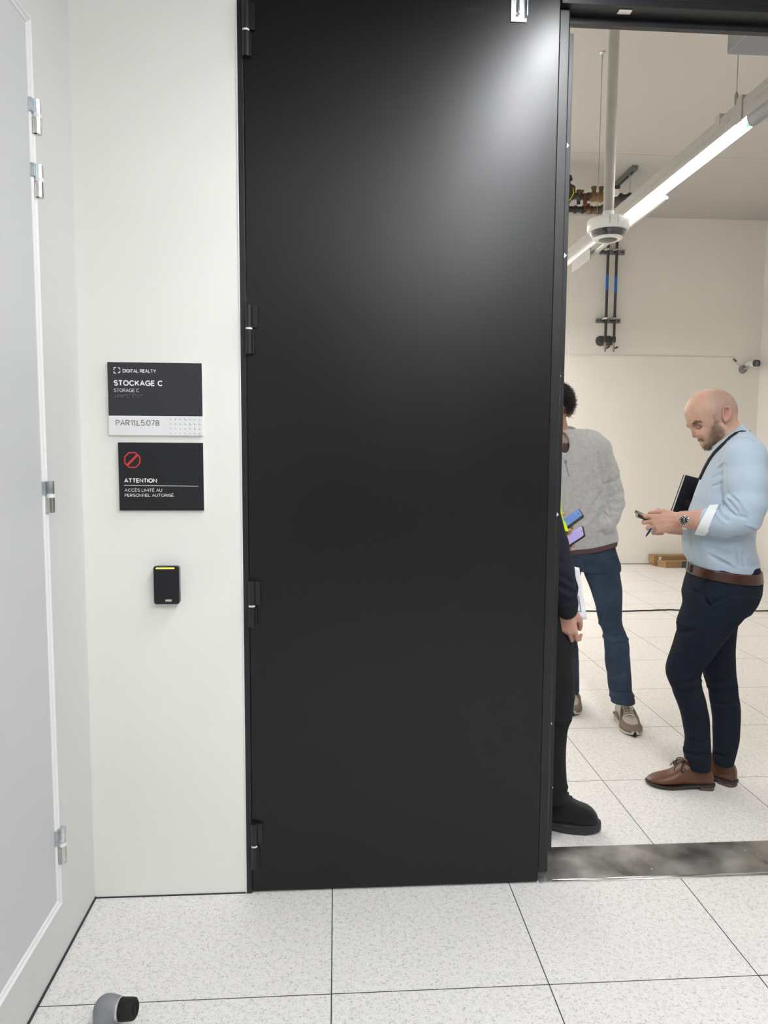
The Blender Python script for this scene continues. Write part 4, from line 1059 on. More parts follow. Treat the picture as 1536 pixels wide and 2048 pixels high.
def footwear(Fr_root, pos, ang, rings, m, sole, solem, name='shoe', z0=0.0, sw=0.005, heel=None, heelm=None):
    """rings: (x from heel, height, half width, base z, squareness); sole: (x, thickness, bottom z)"""
    R = np.array([[math.cos(ang), -math.sin(ang)], [math.sin(ang), math.cos(ang)]])
    def tr(v): q = R.dot(np.array(v[:2])) + np.array(pos); return (q[0], q[1], v[2] + z0)
    def loft(rows):
        mb = MB(); n = 24
        for (x, zb, h, w, tp, e) in rows:
            for k in range(n):
                a = 2 * PI * k / n; c, s_ = math.cos(a), math.sin(a)
                yy = w * math.copysign(abs(c) ** e, c) * (1 - tp * max(0, s_)); zz = zb + h / 2 + h / 2 * math.copysign(abs(s_) ** e, s_)
                mb.v.append(tr((x, yy, zz)))
        for i in range(len(rows) - 1):
            for k in range(n):
                q, q1 = i * n + k, i * n + (k + 1) % n; mb.f.append((q, q1, q1 + n, q + n))
        mb.f.append(tuple(range(n - 1, -1, -1))); mb.f.append(tuple((len(rows) - 1) * n + k for k in range(n)))
        return mb
    up = loft([(x, zb, h - zb, w, tp, .75) for (x, h, w, zb, tp) in rings]).build(name, m, Fr_root, smooth=True)
    ss = up.modifiers.new('soft', 'SUBSURF'); ss.levels = 1; ss.render_levels = 2
    sm = loft([(x, zb, t, w, 0, .35) for (x, t, w, zb) in sole])
    so = sm.build('sole', solem, up, smooth='auto', bevel=.002)
    if heel:
        hb = MB(); x0, x1, w, h = heel; n = 10
        out = [(x0 + .0 + w * (1 - math.cos(a)) * .55, w * math.sin(a)) for a in np.linspace(-PI / 2, PI / 2, n)]
        out = [(x1, -w)] + [(x0 + w * .6 * (1 - math.cos(a)), w * math.sin(a)) for a in np.linspace(-PI / 2, PI / 2, n)] + [(x1, w)]
        vs = [tr((x, y, 0)) for x, y in out] + [tr((x, y, h)) for x, y in out]; k = len(out)
        hb.add(vs, [tuple(range(k)), tuple(range(2 * k - 1, k - 1, -1))] + [(i, i + k, (i + 1) % k + k, (i + 1) % k) for i in range(k)])
        hb.build('heel', heelm, up, bevel=.0015)
    return up, tr

SKIN = np.array([0.52, 0.325, 0.243])
def blend(c, w, col): return c * (1 - w[:, None]) + np.array(col) * w[:, None]
def spot(P, c, r, soft=1.0):
    d = np.linalg.norm((P - np.array(c)) / np.array(r), axis=1); return np.clip((1.25 - d) / 0.5 * soft, 0, 1)

# ---------------------------------------------------------------- the bald man
B = Frame(1.60, 2.95)
pb = B.root('bald bearded person in a light blue shirt and navy trousers, looking down at a phone')
Sd = SDF(axis((-.36, -.34, .01), (-.34, .20, .003), (.20, .34, .01)), axis((-.34, -.27, .01), (-.27, .13, .003), (.13, .30, .01)),
         axis((-.01, 1.09, .012), (1.09, 1.24, .003), (1.24, 1.40, .01), (1.40, 1.79, .0029)))
px1 = np.linalg.norm(B(1425, 850) - B(1424, 850))
# skull and face
hc = B(1422.5, 826); R_ = 52 * px1
Sd.ell(hc, (R_ * 1.0, .080, R_ * 1.02), .01)
Sd.ell(B(1420, 822), (R_ * .96, .083, R_ * .80), .02)
Sd.chain([B(1402, 841), B(1409, 856), B(1415.5, 871), B(1417.5, 885)], [25 * px1, 22.0 * px1, 19.5 * px1, 14.0 * px1], .014, sc=1.22)
Sd.cap(B(1446, 858, -.046), B(1414, 888, -.018), 12 * px1, 9 * px1, .02).cap(B(1446, 858, .046), B(1414, 888, .018), 12 * px1, 9 * px1, .02)
Sd.ell(B(1414.5, 888), (12.0 * px1, .026, 10.5 * px1), .012)
Sd.ell(B(1406, 866, -.042), (.022, .018, .020), .016).ell(B(1406, 866, .042), (.022, .018, .020), .016)
# nose
Sd.chain([B(1387.0, 854), B(1388.6, 863), B(1389.4, 870.6)], [4.2 * px1, 5.2 * px1, 5.6 * px1], .007)
Sd.cap(B(1392, 858), B(1396, 869), 5.5 * px1, 6.5 * px1, .010)
Sd.ell(B(1397, 872.5, -.012), (.0095, .0075, .0085), .006).ell(B(1397, 872.5, .012), (.0095, .0075, .0085), .006)
Sd.ell(B(1396, 877.0, -.010), (.004, .004, .003), .003, 's')
# mouth
Sd.ell(B(1400.5, 880.6), (.0115, .024, .0062), .007).ell(B(1404.2, 887.2), (.0100, .020, .0060), .006)
Sd.chain([B(1396.5, 884.0), B(1402, 883.6, -.018), B(1408, 884.4, -.027)], [.0026, .0024, .0014], .003, 's')
# brow and eye
Sd.chain([B(1378, 850.0, -.006), B(1390, 843.5, -.036), B(1405, 846, -.060)], [.0075, .0095, .008], .014)
Sd.chain([B(1378, 850.0, .006), B(1390, 843.5, .036), B(1405, 846, .060)], [.0075, .0095, .008], .014)
Sd.ell(B(1395, 853.5, -.050), (.017, .016, .009), .012, 's')
Sd.ell(B(1397.5, 853.5, -.040), (.0135, .0125, .0115), .005).ell(B(1397.5, 853.5, .040), (.0135, .0125, .0115), .005)
# ears
for sg in (-1, 1):
    Sd.ell(B(1455, 827, .081 * sg), (.0185, .011, .0335), .006, rot=-.18)
    Sd.ell(B(1453.5, 826, .093 * sg), (.0125, .011, .0235), .003, 's', rot=-.18)
    ep = [B(1446.5, 826, .085 * sg), B(1447, 818, .088 * sg), B(1452, 813.2, .091 * sg), B(1459, 815, .092 * sg), B(1462.5, 822, .092 * sg), B(1461.5, 831, .090 * sg), B(1457, 838, .087 * sg), B(1451.5, 842, .085 * sg)]
    Sd.chain(ep, [.0035, .004, .0042, .0042, .0042, .0042, .0046, .0052], .003)
    Sd.chain([B(1457, 819, .090 * sg), B(1457.5, 828, .089 * sg), B(1452, 835, .088 * sg)], [.003, .0034, .003], .004)
    Sd.ell(B(1446.5, 829, .086 * sg), (.004, .004, .006), .004)
# neck, core, arms, legs
Sd.cap(B(1446, 850), B(1472, 893), 28 * px1, 31 * px1, .02, sc=1.02)
Sd.chain([B(1475, 890), B(1470, 960), B(1445, 1060), B(1445, 1150)], [.07, .095, .10, .10], .03, sc=1.3)
Sd.chain([B(1474, 905, 0), B(1487, 908, -.15), B(1488, 1036, -.215), B(1440, 1041, -.212), B(1400, 1040, -.195), B(1366, 1040, -.172)], [.05, .05, .045, .043, .0405, .0335], .02)
Sd.chain([B(1474, 905, 0), B(1487, 908, .15), B(1478, 1036, .20), B(1420, 1040, .12), B(1372, 1044, .02)], [.05, .05, .042, .037, .030], .02)
for (kn, ft, v0, v1, v2) in (((1372, 1345), (1396, 1500), -.08, -.06, -.02), ((1440, 1345), (1450, 1500), .08, .085, .085)):
    Sd.chain([B(1445, 1170, v0), B(*kn, v1), B(*ft, v2)], [.075, .045, .034], .02)
# near hand, back of the hand towards the camera
wl = B(1360, 1043.5, -.165)
tips_l, th_l = hand(Sd, wl, (-1, .14, -.16), (-.12, -1, .10), (0, .1, 1), [(8, 24, 22), (24, 82, 50), (28, 86, 50), (34, 84, 50)], [(.75, -.25, .40), (.95, -.25, .10), (.98, -.2, -.05)], 1.06, 1.5)
Sd.chain([B(1366, 1040, -.172), wl], [.0335, .029], .012, sc=.9)
# far hand, cradling the phone from below
wr = B(1374, 1059, -.015)
tips_r, th_r = hand(Sd, wr, (-1, -.25, .12), (.1, .6, -.8), (.0, .8, .6), [(25, 45, 35), (28, 48, 36), (32, 50, 36), (36, 52, 36)], [(.8, -.2, .5), (.95, -.3, .1), (.95, -.3, -.05)], .98)
Sd.chain([B(1372, 1044, .02), wr], [.030, .027], .012)
for q in (((1352, 1033), (1336, 1031), (1322, 1030)), ((1350, 1042), (1336, 1042), (1323, 1043)), ((1349, 1049), (1338, 1052), (1328, 1053)), ((1345, 1040), (1339, 1047), (1334, 1053))):
    pfold(B, Sd, q, .0035, .0011)
HB = Sd
def col_b(P):
    c = np.tile(SKIN, (len(P), 1)).astype(float)
    c *= (1 + 0.05 * np.sin(P[:, :1] * 90 + 2 * np.sin(P[:, 2:] * 70)) * np.sin(P[:, 1:2] * 80))
    top = P[:, 2] > 1.38
    # cropped hair shadow over the back and sides of the skull
    bz = np.clip((P[:, 0] - B(1408, 800)[0]) / .05, 0, 1) * np.clip((P[:, 2] - B(1440, 846)[2]) / .05, 0, 1) * np.clip((hc[2] + .101 - P[:, 2]) / .02, 0.25, 1)
    c = blend(c, bz * top * .60, (.27, .20, .165))
    c = blend(c, spot(P, B(1395, 790), (.05, .06, .035)) * .22, (.64, .33, .27))
    for sg in (-1, 1): c = blend(c, spot(P, B(1455, 827, .088 * sg), (.022, .016, .036)) * .45, (.56, .23, .20))
    c = blend(c, spot(P, B(1388, 870), (.016, .022, .02)) * .45, (.58, .24, .20))
    c = blend(c, spot(P, B(1402, 866, -.045), (.026, .03, .02)) * .25, (.58, .26, .22))
    c = blend(c, spot(P, B(1400, 884.0), (.012, .030, .009)) * .6, (.40, .16, .145))
    c = blend(c, spot(P, B(1397, 852, -.045), (.022, .020, .013)) * .62, (.27, .15, .12))  # shade of the eye socket put into the skin colour
    # beard shadow
    d = 9.0
    poly = [((1431, 832), 4), ((1433, 846), 7), ((1432, 858), 11), ((1430, 872), 15), ((1424, 886), 15), ((1413, 892), 10), ((1440, 862), 10), ((1436, 878), 13)]
    w = np.zeros(len(P))
    for (q, r) in poly:
        cc = B(*q); dd = np.hypot(P[:, 0] - cc[0], P[:, 2] - cc[2]); w = np.maximum(w, np.clip((r * px1 * 1.15 - dd) / (.010), 0, 1))
    for q in ((1398, 880.5), (1408, 889)):
        cc = B(*q); w = np.maximum(w, .5 * spot(P, cc, (.010, .03, .006)))
    c = blend(c, w * top * .66, (.235, .155, .108))
    hnd = (P[:, 2] < 1.26) & (P[:, 2] > 1.08)
    c = blend(c, hnd * .4, (.57, .29, .235))
    for pts in tips_l + tips_r:
        for q in (pts[0], pts[1]): c = blend(c, spot(P, q, (.011, .011, .011)) * .30, (.56, .21, .18))
    return c
ob_b, Pb = Sd.mesh('body', 'skin', pb, col_b)

# hair details
tr_b = Pb
def region(P, fn, n):
    I = np.nonzero(fn(P))[0]; return P[RNG.choice(I, n)] if len(I) else np.zeros((0, 3))
def inpoly(P, poly):
    """points (in pixels of the photograph, by their u-w position) inside a polygon"""
    q = np.array([B(*p)[[0, 2]] for p in poly]); x, y = P[:, 0], P[:, 2]; r = np.zeros(len(P), bool)
    j = len(q) - 1
    for i in range(len(q)):
        r ^= ((q[i, 1] > y) != (q[j, 1] > y)) & (x < (q[j, 0] - q[i, 0]) * (y - q[i, 1]) / (q[j, 1] - q[i, 1] + 1e-12) + q[i, 0]); j = i
    return r
bp_ = [(1426, 828), (1434, 826), (1436, 840), (1443, 853), (1450, 862), (1449, 872), (1438, 884), (1424, 901), (1410, 899), (1405, 894), (1411, 890), (1418, 884), (1421, 868), (1427, 850)]
rt_ = region(Pb, lambda P: inpoly(P, bp_) & (np.abs(P[:, 1]) < .085) & (RNG.random(len(P)) < np.clip((B(1430, 838)[2] - P[:, 2]) / .06, .18, 1)), 2300)
strands('beard', 'hair_beard', pb, rt_, np.array([np.array([-.25, .55 * math.copysign(1, p[1]), -.9]) for p in rt_]), .0065, .00036, 2, 0, .001, .3)
rt_ = region(Pb, lambda P: inpoly(P, [(1394, 877), (1400, 876.5), (1411, 881), (1409, 884), (1399, 881)]) & (np.abs(P[:, 1]) < .04), 420)
strands('moustache', 'hair_beard', pb, rt_, np.array([np.array([.2, .4 * math.copysign(1, p[1]), -.7]) for p in rt_]), .0048, .00034, 2, 0, 0, .3)
for sg in (-1, 1):
    rt_ = region(Pb, lambda P: inpoly(P, [(1382, 848.5), (1390, 841.5), (1400, 842), (1408, 847), (1399, 846.5), (1389, 850)]) & (P[:, 1] * sg > 0) & (np.abs(P[:, 1]) < .075), 420)
    strands('eyebrow', 'hair_beard', pb, rt_, np.array([np.array([.8, .6 * sg, .12]) for p in rt_]), .0060, .00044, 2, 0, .0008, .25)
ey = hits(B, HB, [(1393, 857.5), (1397, 857.8), (1402, 855.2)], .0012, 4)
MB().tube(ey, .0011, 6).build('eyelashes', 'hair_dark', pb, smooth=True)

# shirt
T = B.rows([(856, 1466, 1494, .0, .050), (864, 1460, 1502, 0, .060), (875, 1445, 1514, 0, .092), (884, 1435, 1523, 0, .128), (893, 1427, 1529, 0, .155), (905, 1419, 1534, 0, .170), (925, 1412, 1539, 0, .176), (945, 1405, 1541, 0, .180), (965, 1397, 1540, 0, .182), (986, 1389, 1536, 0, .182), (1008, 1382, 1529, 0, .180),
            (1030, 1373, 1521, 0, .180), (1050, 1367, 1515, 0, .180), (1078, 1363, 1511, 0, .180), (1100, 1364, 1514, 0, .178), (1115, 1369, 1519, 0, .174), (1126, 1377, 1521, 0, .170), (1142, 1385, 1520, 0, .165)])
Sd = SDF(axis((-.24, .36, .0033)), axis((-.34, -.05, .0036), (-.05, .32, .006)), axis((.92, 1.66, .0033)))
Sd.stack(T, .02, 2.25)
armL = [B(1482, 897, -.105), B(1489, 915, -.165), B(1492, 965, -.195), B(1492, 1010, -.215), B(1487, 1036, -.22), B(1452, 1043, -.219), B(1424, 1042, -.208)]
Sd.chain(armL, [.066, .079, .078, .073, .064, .059, .0545], .018)
Sd.chain([B(1482, 899, .10), B(1489, 917, .165), B(1485, 1010, .215), B(1478, 1036, .20), B(1430, 1041, .13)], [.07, .078, .07, .062, .052], .02)
bn = unit((-.09, 0, -1)); Sd.plane(bn, bn.dot(B(1440, 1139)), True)
E_ = lambda pts, r, a: pfold(B, Sd, pts, r * .78, a * 1.05)
# creases: at the elbow, the armpit, under the sleeve and where the shirt blouses over the belt
for pts, r, a in (
    ([(1455, 985), (1462, 992), (1476, 1003)], .006, -.006), ([(1455, 994), (1466, 1000), (1478, 1015)], .006, .007), ([(1456, 999), (1464, 1008), (1476, 1027)], .005, -.007),
    ([(1452, 1000), (1460, 1013), (1474, 1026)], .006, .006), ([(1447, 1006), (1455, 1020), (1470, 1031), (1490, 1035)], .007, -.006), ([(1443, 1009), (1447, 1020), (1458, 1033)], .006, .006),
    ([(1430, 1016), (1434, 1030), (1446, 1044)], .006, .005), ([(1434, 1014), (1441, 1030), (1455, 1042)], .006, -.005), ([(1470, 990), (1482, 1003), (1494, 1020)], .008, .004),
    ([(1451, 930), (1452, 950), (1453.5, 975), (1454, 995)], .005, -.005), ([(1446, 939), (1440, 942), (1428, 946)], .0048, 0.003), ([(1446, 948), (1440, 950), (1427, 956)], .0048, -0.003), ([(1446, 958), (1440, 961), (1428, 967)], .0048, 0.003),
    ([(1446, 964), (1438, 969), (1426, 972)], .0048, -0.003), ([(1446, 924), (1440, 930), (1432, 938)], .007, .004),
    ([(1500, 1056), (1508, 1062), (1516, 1064)], .006, -.008), ([(1494, 1050), (1505, 1054), (1517, 1056)], .006, .006), ([(1496, 1070), (1508, 1075)], .006, .005),
    ([(1480, 1098), (1476, 1112), (1480, 1128)], .008, .006), ([(1468, 1098), (1472, 1115), (1476, 1130)], .007, -.006), ([(1486, 1108), (1487, 1120), (1489, 1132)], .007, -.006), ([(1440, 1112), (1458, 1122), (1470, 1131)], .008, .006),
    ([(1420, 1110), (1440, 1122), (1456, 1130)], .008, -.006), ([(1496, 1114), (1508, 1122), (1518, 1124)], .008, .006), ([(1388, 1040), (1383, 1070), (1382, 1100), (1388, 1118)], .006, -.004), ([(1500, 1130), (1512, 1132)], .006, -.005),
    ([(1408, 1066), (1440, 1074), (1480, 1074)], .010, .004), ([(1412, 1090), (1440, 1104), (1462, 1108)], .012, -.004)):
    E_(pts, r, a)
Sd.ripple(.0011, 48)
SB = Sd
oshirt, Psh = Sd.mesh('shirt', 'shirt_blue', pb)
# sleeve yoke seam, placket and button
sm_ = hits(B, SB, [(1452, 885), (1463, 877), (1478, 874.5), (1500, 876), (1518, 890), (1526, 902)], .0012, 6)
MB().tube(sm_, .0016, 6).build('yoke_seam', 'shirt_blue', oshirt, smooth=True)
for q in ((1369.5, 1079), (1393, 990), (1406, 947)):
    p = hit(B, SB, *q); MB().lathe([(.0, -.0015), (.005, -.0015), (.0055, .001)], p, 'y', 12).build('button', 'cuff_white', oshirt)
# rolled cuff
ca, cb = B(1434, 1042, -.211), B(1399, 1040.5, -.199)
cf = SDF(axis((-.12, .14, .003)), axis((-.30, -.10, .003)), axis((1.05, 1.27, .003)))
cf.chain([ca, cb], [.066, .0600], .01, sc=1.04); 
dcf = unit(np.array([-(1), 0.05, .42])); cf.plane(dcf, dcf.dot(B(1403.5, 1040.5, -.199)), True)
dcb = unit(np.array([1, -.05, -.34])); cf.plane(dcb, dcb.dot(B(1424.5, 1041.5, -.208)), True)
cf.fold([B(1412, 1064, -.25), B(1424, 1060, -.26), B(1428, 1050, -.262)], .006, .004).fold([B(1405, 1030, -.25), B(1412, 1050, -.255), B(1424, 1062, -.25)], .005, -.0035)
cf.mesh('rolled_cuff', 'cuff_white', oshirt)
# collar
mb = MB(); n = 44
for k in range(n + 1):
    a = math.radians(10 + 340 * k / n)   # opens at the throat
    ca_, sa_ = math.cos(a), math.sin(a)
    t = B(1453.0 - 32.0 * ca_, 871.5 + 24.5 * ca_, 0); t[1] = .071 * sa_
    fl = 1 + .10 * max(0, ca_)
    b_ = B(1464.0 - 30.0 * ca_ * 1.0, 880.5 + 18.5 * ca_ - 3.0 * (1 - abs(ca_)), 0); b_[1] = .096 * sa_ * fl
    mb.v += [tuple(t * .97 + b_ * .03 + np.array([.004 * ca_, -.004 * sa_, -.004])), tuple(t), tuple(t * .5 + b_ * .5 + np.array([-.002 * ca_, .005 * sa_, .004])), tuple(b_), tuple(b_ + np.array([.004 * ca_, -.006 * sa_, -.002]))]
for k in range(n):
    for q in range(4): mb.f.append((k * 5 + q, k * 5 + q + 1, k * 5 + q + 6, k * 5 + q + 5))
co = mb.build('collar', 'shirt_blue', oshirt, smooth=True)
so_ = co.modifiers.new('thick', 'SOLIDIFY'); so_.thickness = .003
# lanyard round the neck
lp_ = [B(1499, 862.5, .0), B(1497, 861, -.03)]
for q in ((1488, 862.5), (1474, 867), (1462, 875.5), (1453, 884.5), (1441, 896), (1430, 907), (1420, 921), (1412, 936), (1406, 949), (1401, 960)):
    p = hit(B, SB, *q); lp_.append(p + np.array([-.004, -.006, .003]))
ln_ = MB()
for i, p in enumerate(lp_):
    t = unit(lp_[min(i + 1, len(lp_) - 1)] - lp_[max(i - 1, 0)]); vw = unit((-.3, -1, .25)); s_ = unit(np.cross(t, vw)) * (.0065 if i > 5 else .0055)
    ln_.v += [tuple(p - s_), tuple(p + s_)]
for i in range(len(lp_) - 1): ln_.f.append((2 * i, 2 * i + 1, 2 * i + 3, 2 * i + 2))
lo = ln_.build('lanyard', 'lanyard', pb, smooth=True); q = lo.modifiers.new('thick', 'SOLIDIFY'); q.thickness = .0022

# trousers
hipr = B.rows([(1126, 1377, 1521, 0, .165), (1140, 1374, 1523, 0, .170), (1152, 1371, 1526, 0, .174), (1168, 1366, 1527, 0, .178), (1182, 1364, 1525, 0, .178), (1200, 1367, 1517, 0, .172), (1214, 1368, 1506, 0, .160)])
nl = B.rows([(1190, 1368, 1516, -.075, .095), (1208, 1368, 1508, -.078, .097), (1228, 1359, 1493, -.078, .096), (1245, 1352.5, 1477, -.076, .094), (1262, 1353.5, 1463, -.074, .092), (1285, 1347, 1445, -.071, .086), (1304, 1340, 1431, -.068, .080), (1320, 1334, 1419, -.064, .075), (1335, 1330.5, 1407, -.060, .070), (1352, 1332, 1402, -.055, .066),
             (1370, 1339, 1405, -.050, .063), (1385, 1345, 1409, -.046, .062), (1403, 1352, 1414, -.042, .061), (1430, 1360.5, 1419, -.034, .059), (1452, 1365, 1421, -.028, .056), (1477, 1369.5, 1422.5, -.022, .053), (1496, 1367, 1423, -.019, .053), (1508, 1365, 1423.5, -.017, .054), (1516, 1370, 1423, -.017, .053), (1524, 1376, 1423, -.017, .051), (1538, 1380, 1422, -.017, .050)])
fl_ = B.rows([(1200, 1400, 1512, .07, .085), (1220, 1405, 1494, .075, .085), (1242, 1405, 1478, .08, .083), (1270, 1404, 1474.5, .082, .080), (1301, 1402, 1471.5, .083, .074), (1330, 1402, 1472, .084, .068), (1350, 1405, 1474, .085, .064), (1378, 1415, 1477.5, .085, .061), (1409, 1420, 1481.5, .085, .060), (1443, 1424, 1482, .085, .057), (1477, 1425.5, 1480, .084, .053), (1500, 1425, 1475, .084, .053), (1512, 1424, 1472, .084, .053), (1526, 1427, 1468, .084, .049)])
Sd = SDF(axis((-.22, .32, .0038)), axis((-.24, .24, .0045)), axis((.06, 1.02, .0042)))
Sd.stack(nl, .02, 2.1).stack(fl_, .012, 2.1).stack(hipr, .03, 2.2)
Sd.plane(unit((.25, 0, -1)), unit((.25, 0, -1)).dot(B(1400, 1531, -.02)), True) if False else None
for pts, r, a in (
    ([(1432, 1149), (1415, 1158), (1407, 1175), (1408, 1192), (1416, 1208)], .0055, -.008), ([(1436, 1152), (1421, 1161), (1413, 1176), (1414, 1192), (1420, 1206)], .006, .0045),
    ([(1392, 1182), (1404, 1196), (1418, 1209)], .008, -.008), ([(1418, 1210), (1438, 1201), (1455, 1194)], .007, -.006), ([(1424, 1213), (1442, 1206), (1460, 1197)], .007, .006), ([(1396, 1178), (1400, 1190), (1410, 1204)], .007, .005),
    ([(1488, 1175), (1506, 1172), (1523, 1169)], .004, -.005), ([(1488, 1177), (1506, 1181), (1522, 1177)], .004, -.004), ([(1452, 1146), (1452, 1170), (1450, 1200)], .003, -.002),
    ([(1352, 1262), (1368, 1266), (1386, 1262)], .007, -.005), ([(1355, 1245), (1372, 1252), (1388, 1250)], .008, .005),
    ([(1400, 1352), (1388, 1362), (1372, 1366)], .008, -.006), ([(1402, 1362), (1390, 1372), (1374, 1378)], .007, .005), ([(1342, 1378), (1360, 1384), (1378, 1382)], .008, -.005),
    ([(1368, 1496), (1390, 1502), (1420, 1496)], .006, .006), ([(1366, 1505), (1390, 1512), (1422, 1508)], .005, -.006), ([(1371, 1514), (1392, 1522), (1421, 1519)], .006, .006), ([(1384, 1480), (1400, 1486), (1420, 1480)], .006, -.004),
    ([(1428, 1500), (1450, 1506), (1472, 1500)], .006, .006), ([(1428, 1509), (1450, 1514), (1470, 1510)], .005, -.006), ([(1412, 1362), (1432, 1366), (1470, 1360)], .007, -.006), ([(1415, 1372), (1436, 1376), (1474, 1372)], .007, .005),
    ([(1425, 1405), (1450, 1410), (1478, 1402)], .007, -.004)):
    pfold(B, Sd, pts, r, a)
Sd.ripple(.0013, 40, 1.0)
hem = unit((.30, 0, -1)); Sd.plane(hem, hem.dot(B(1396, 1532, -.02)), True) if False else None
TB = Sd
otr, _ = Sd.mesh('trousers', 'navy', pb)
# belt
bl = SDF(axis((-.16, .30, .0035)), axis((-.20, .20, .004)), axis((.90, 1.06, .003)))
bl.stack(B.rows([(1108, 1373, 1517, 0, .170), (1126, 1377, 1520, 0, .170), (1142, 1374, 1523.5, 0, .173), (1165, 1370, 1526, 0, .176)]), .0, 2.2, grow=.0055)
n1 = unit((.10, 0, 1)); n2 = unit((.11, 0, 1))
bl.plane(n1, n1.dot(B(1400, 1124.5)), True); bl.plane(n2, n2.dot(B(1400, 1143.5)), False)
bo, _ = bl.mesh('belt', 'belt', pb)
q = hit(B, bl, 1381, 1133)
MB().quadbox(q + np.array([-.012, -.012, -.022]), (.008, -.004, 0), (.004, .012, 0), (0, 0, .042)).build('buckle', 'chrome', bo, bevel=.001)
for q in ((1405, 1131), (1485, 1143)):
    a_ = hit(B, bl, *q)
    MB().quadbox(a_ + np.array([-.006, -.0035, -.021]), (.012, 0, 0), (0, .006, 0), (0, 0, .042)).build('belt_loop', 'navy', otr, bevel=.001)

# shoes
RG = [(0.000, .052, .018, .018, .1), (.006, .088, .028, .016, .12), (.025, .104, .034, .015, .15), (.060, .110, .037, .015, .18), (.100, .116, .039, .015, .2), (.128, .114, .041, .014, .28), (.150, .090, .044, .013, .25), (.178, .068, .048, .012, .15), (.205, .057, .049, .012, .1), (.232, .049, .046, .013, .1), (.255, .041, .038, .015, .1), (.270, .034, .026, .017, .1), (.279, .026, .012, .019, .1)]
SL = [(-.006, .014, .018, .014), (.004, .014, .031, .013), (.03, .013, .038, .012), (.07, .012, .038, .012), (.10, .012, .040, .009), (.14, .014, .046, .003), (.18, .014, .053, .000), (.215, .014, .053, .001), (.245, .013, .046, .005), (.268, .012, .032, .009), (.283, .011, .014, .012)]
def laces(tr, up, m, xs, zf, w):
    mb = MB()
    for i, x in enumerate(xs):
        mb.tube([tr((x, -w, zf(x) - .006)), tr((x + .004, -w * .4, zf(x) + .002)), tr((x + .006, w * .4, zf(x) + .002)), tr((x + .002, w, zf(x) - .006))], .0026, 8)
    x = xs[0] - .004; z = zf(x) + .003
    for sg in (-1, 1):
        mb.tube(curve([tr((x, 0, z)), tr((x + .005, sg * .022, z + .010)), tr((x + .020, sg * .040, z - .004)), tr((x + .018, sg * .044, z - .028)), tr((x + .004, sg * .032, z - .020)), tr((x, 0, z + .002))]), .0021, 7)
        mb.tube(curve([tr((x, 0, z)), tr((x + .018, sg * .012, z + .004)), tr((x + .040, sg * .020, z - .014)), tr((x + .050, sg * .030, z - .030))]), .0020, 7)
    mb.tube([tr((x - .004, -.006, z)), tr((x, 0, z + .004)), tr((x + .004, .006, z))], .005, 8)
    return mb.build('laces', m, up, smooth=True)
h0, t0 = B.loc(PZ(1427, 1582)), B.loc(PZ(1294, 1580))
an = math.atan2(t0[1] + .03 - h0[1], t0[0] - h0[0])
up, tr = footwear(pb, (h0[0] - .004, h0[1] + .030), an, RG, 'leather', SL, 'sole_brown', heel=(-.004, .062, .036, .016), heelm='heel')
laces(tr, up, 'lace', (.128, .143, .156), lambda x: .112 - (x - .12) * 1.15, .018)
sm_ = MB().tube([tr((.168, -.045, .018)), tr((.158, -.047, .034)), tr((.148, -.044, .052)), tr((.140, -.036, .074))], .0011, 6).tube([tr((.168, -.0475, .018)), tr((.13, -.0445, .022)), tr((.09, -.0405, .024))], .0011, 6)
sm_.tube([tr((.055, -.0385, .022)), tr((.045, -.0385, .04)), tr((.028, -.0355, .065)), tr((.010, -.028, .085))], .0011, 6)
sm_.build('seams', 'lace', up, smooth=True)
h1, t1 = B.loc(PZ(1473, 1577)), B.loc(PZ(1342, 1531))
an = math.atan2(t1[1] - h1[1], t1[0] - h1[0])
up, tr = footwear(pb, (h1[0] - .004, h1[1] + .02), an, RG, 'leather', SL, 'sole_brown', heel=(-.004, .062, .036, .016), heelm='heel')
laces(tr, up, 'lace', (.128, .143, .156), lambda x: .112 - (x - .12) * 1.15, .018)
sm_ = MB().tube([tr((.0, .012, .02)), tr((-.001, .012, .06)), tr((.012, .020, .10))], .0011, 6).tube([tr((.012, .030, .058)), tr((.05, .038, .052)), tr((.07, .040, .03))], .0011, 6)
sm_.build('seams', 'lace', up, smooth=True)

# watch
wc = hit(B, HB, 1368.5, 1040.5)
wt_ = bpy.data.objects.new('wristwatch', None); COL.objects.link(wt_); wt_.parent = pb; wt_.location = wc + np.array([0, .001, 0]); wt_.rotation_euler = (0.0, 0, -.10)
MB().lathe([(.0, .004), (.0195, .004), (.0205, -.002), (.0195, -.007), (.0172, -.0085), (.0165, -.0075)], (0, 0, 0), 'y', 36).build('watch_case', 'chrome', wt_, smooth='auto')
fc_ = MB().lathe([(.0, -.0078), (.0168, -.0078), (.0168, -.006)], (0, 0, 0), 'y', 36).build('watch_face', 'screen_off', wt_)
mk = MB()
for k in range(12):
    a = k * PI / 6; c, s_ = math.cos(a), math.sin(a)
    mk.prism([(c * .0115 - s_ * .0009, s_ * .0115 + c * .0009), (c * .0150 - s_ * .0009, s_ * .0150 + c * .0009), (c * .0150 + s_ * .0009, s_ * .0150 - c * .0009), (c * .0115 + s_ * .0009, s_ * .0115 - c * .0009)], -.0084, -.0078, 'xz')
for (a, L_, w) in ((1.62, .012, .0008), (1.45, .0085, .0012), (-1.35, .011, .0005)):
    bar2(mk, (0, 0), (math.cos(a) * L_, math.sin(a) * L_), w * 1.4, -.0079, .0009)
mk.build('hour_marks', 'ink_white', wt_)
bd = MB(); ctr = B(1367, 1040.3, -.170) - wc
nb = 26
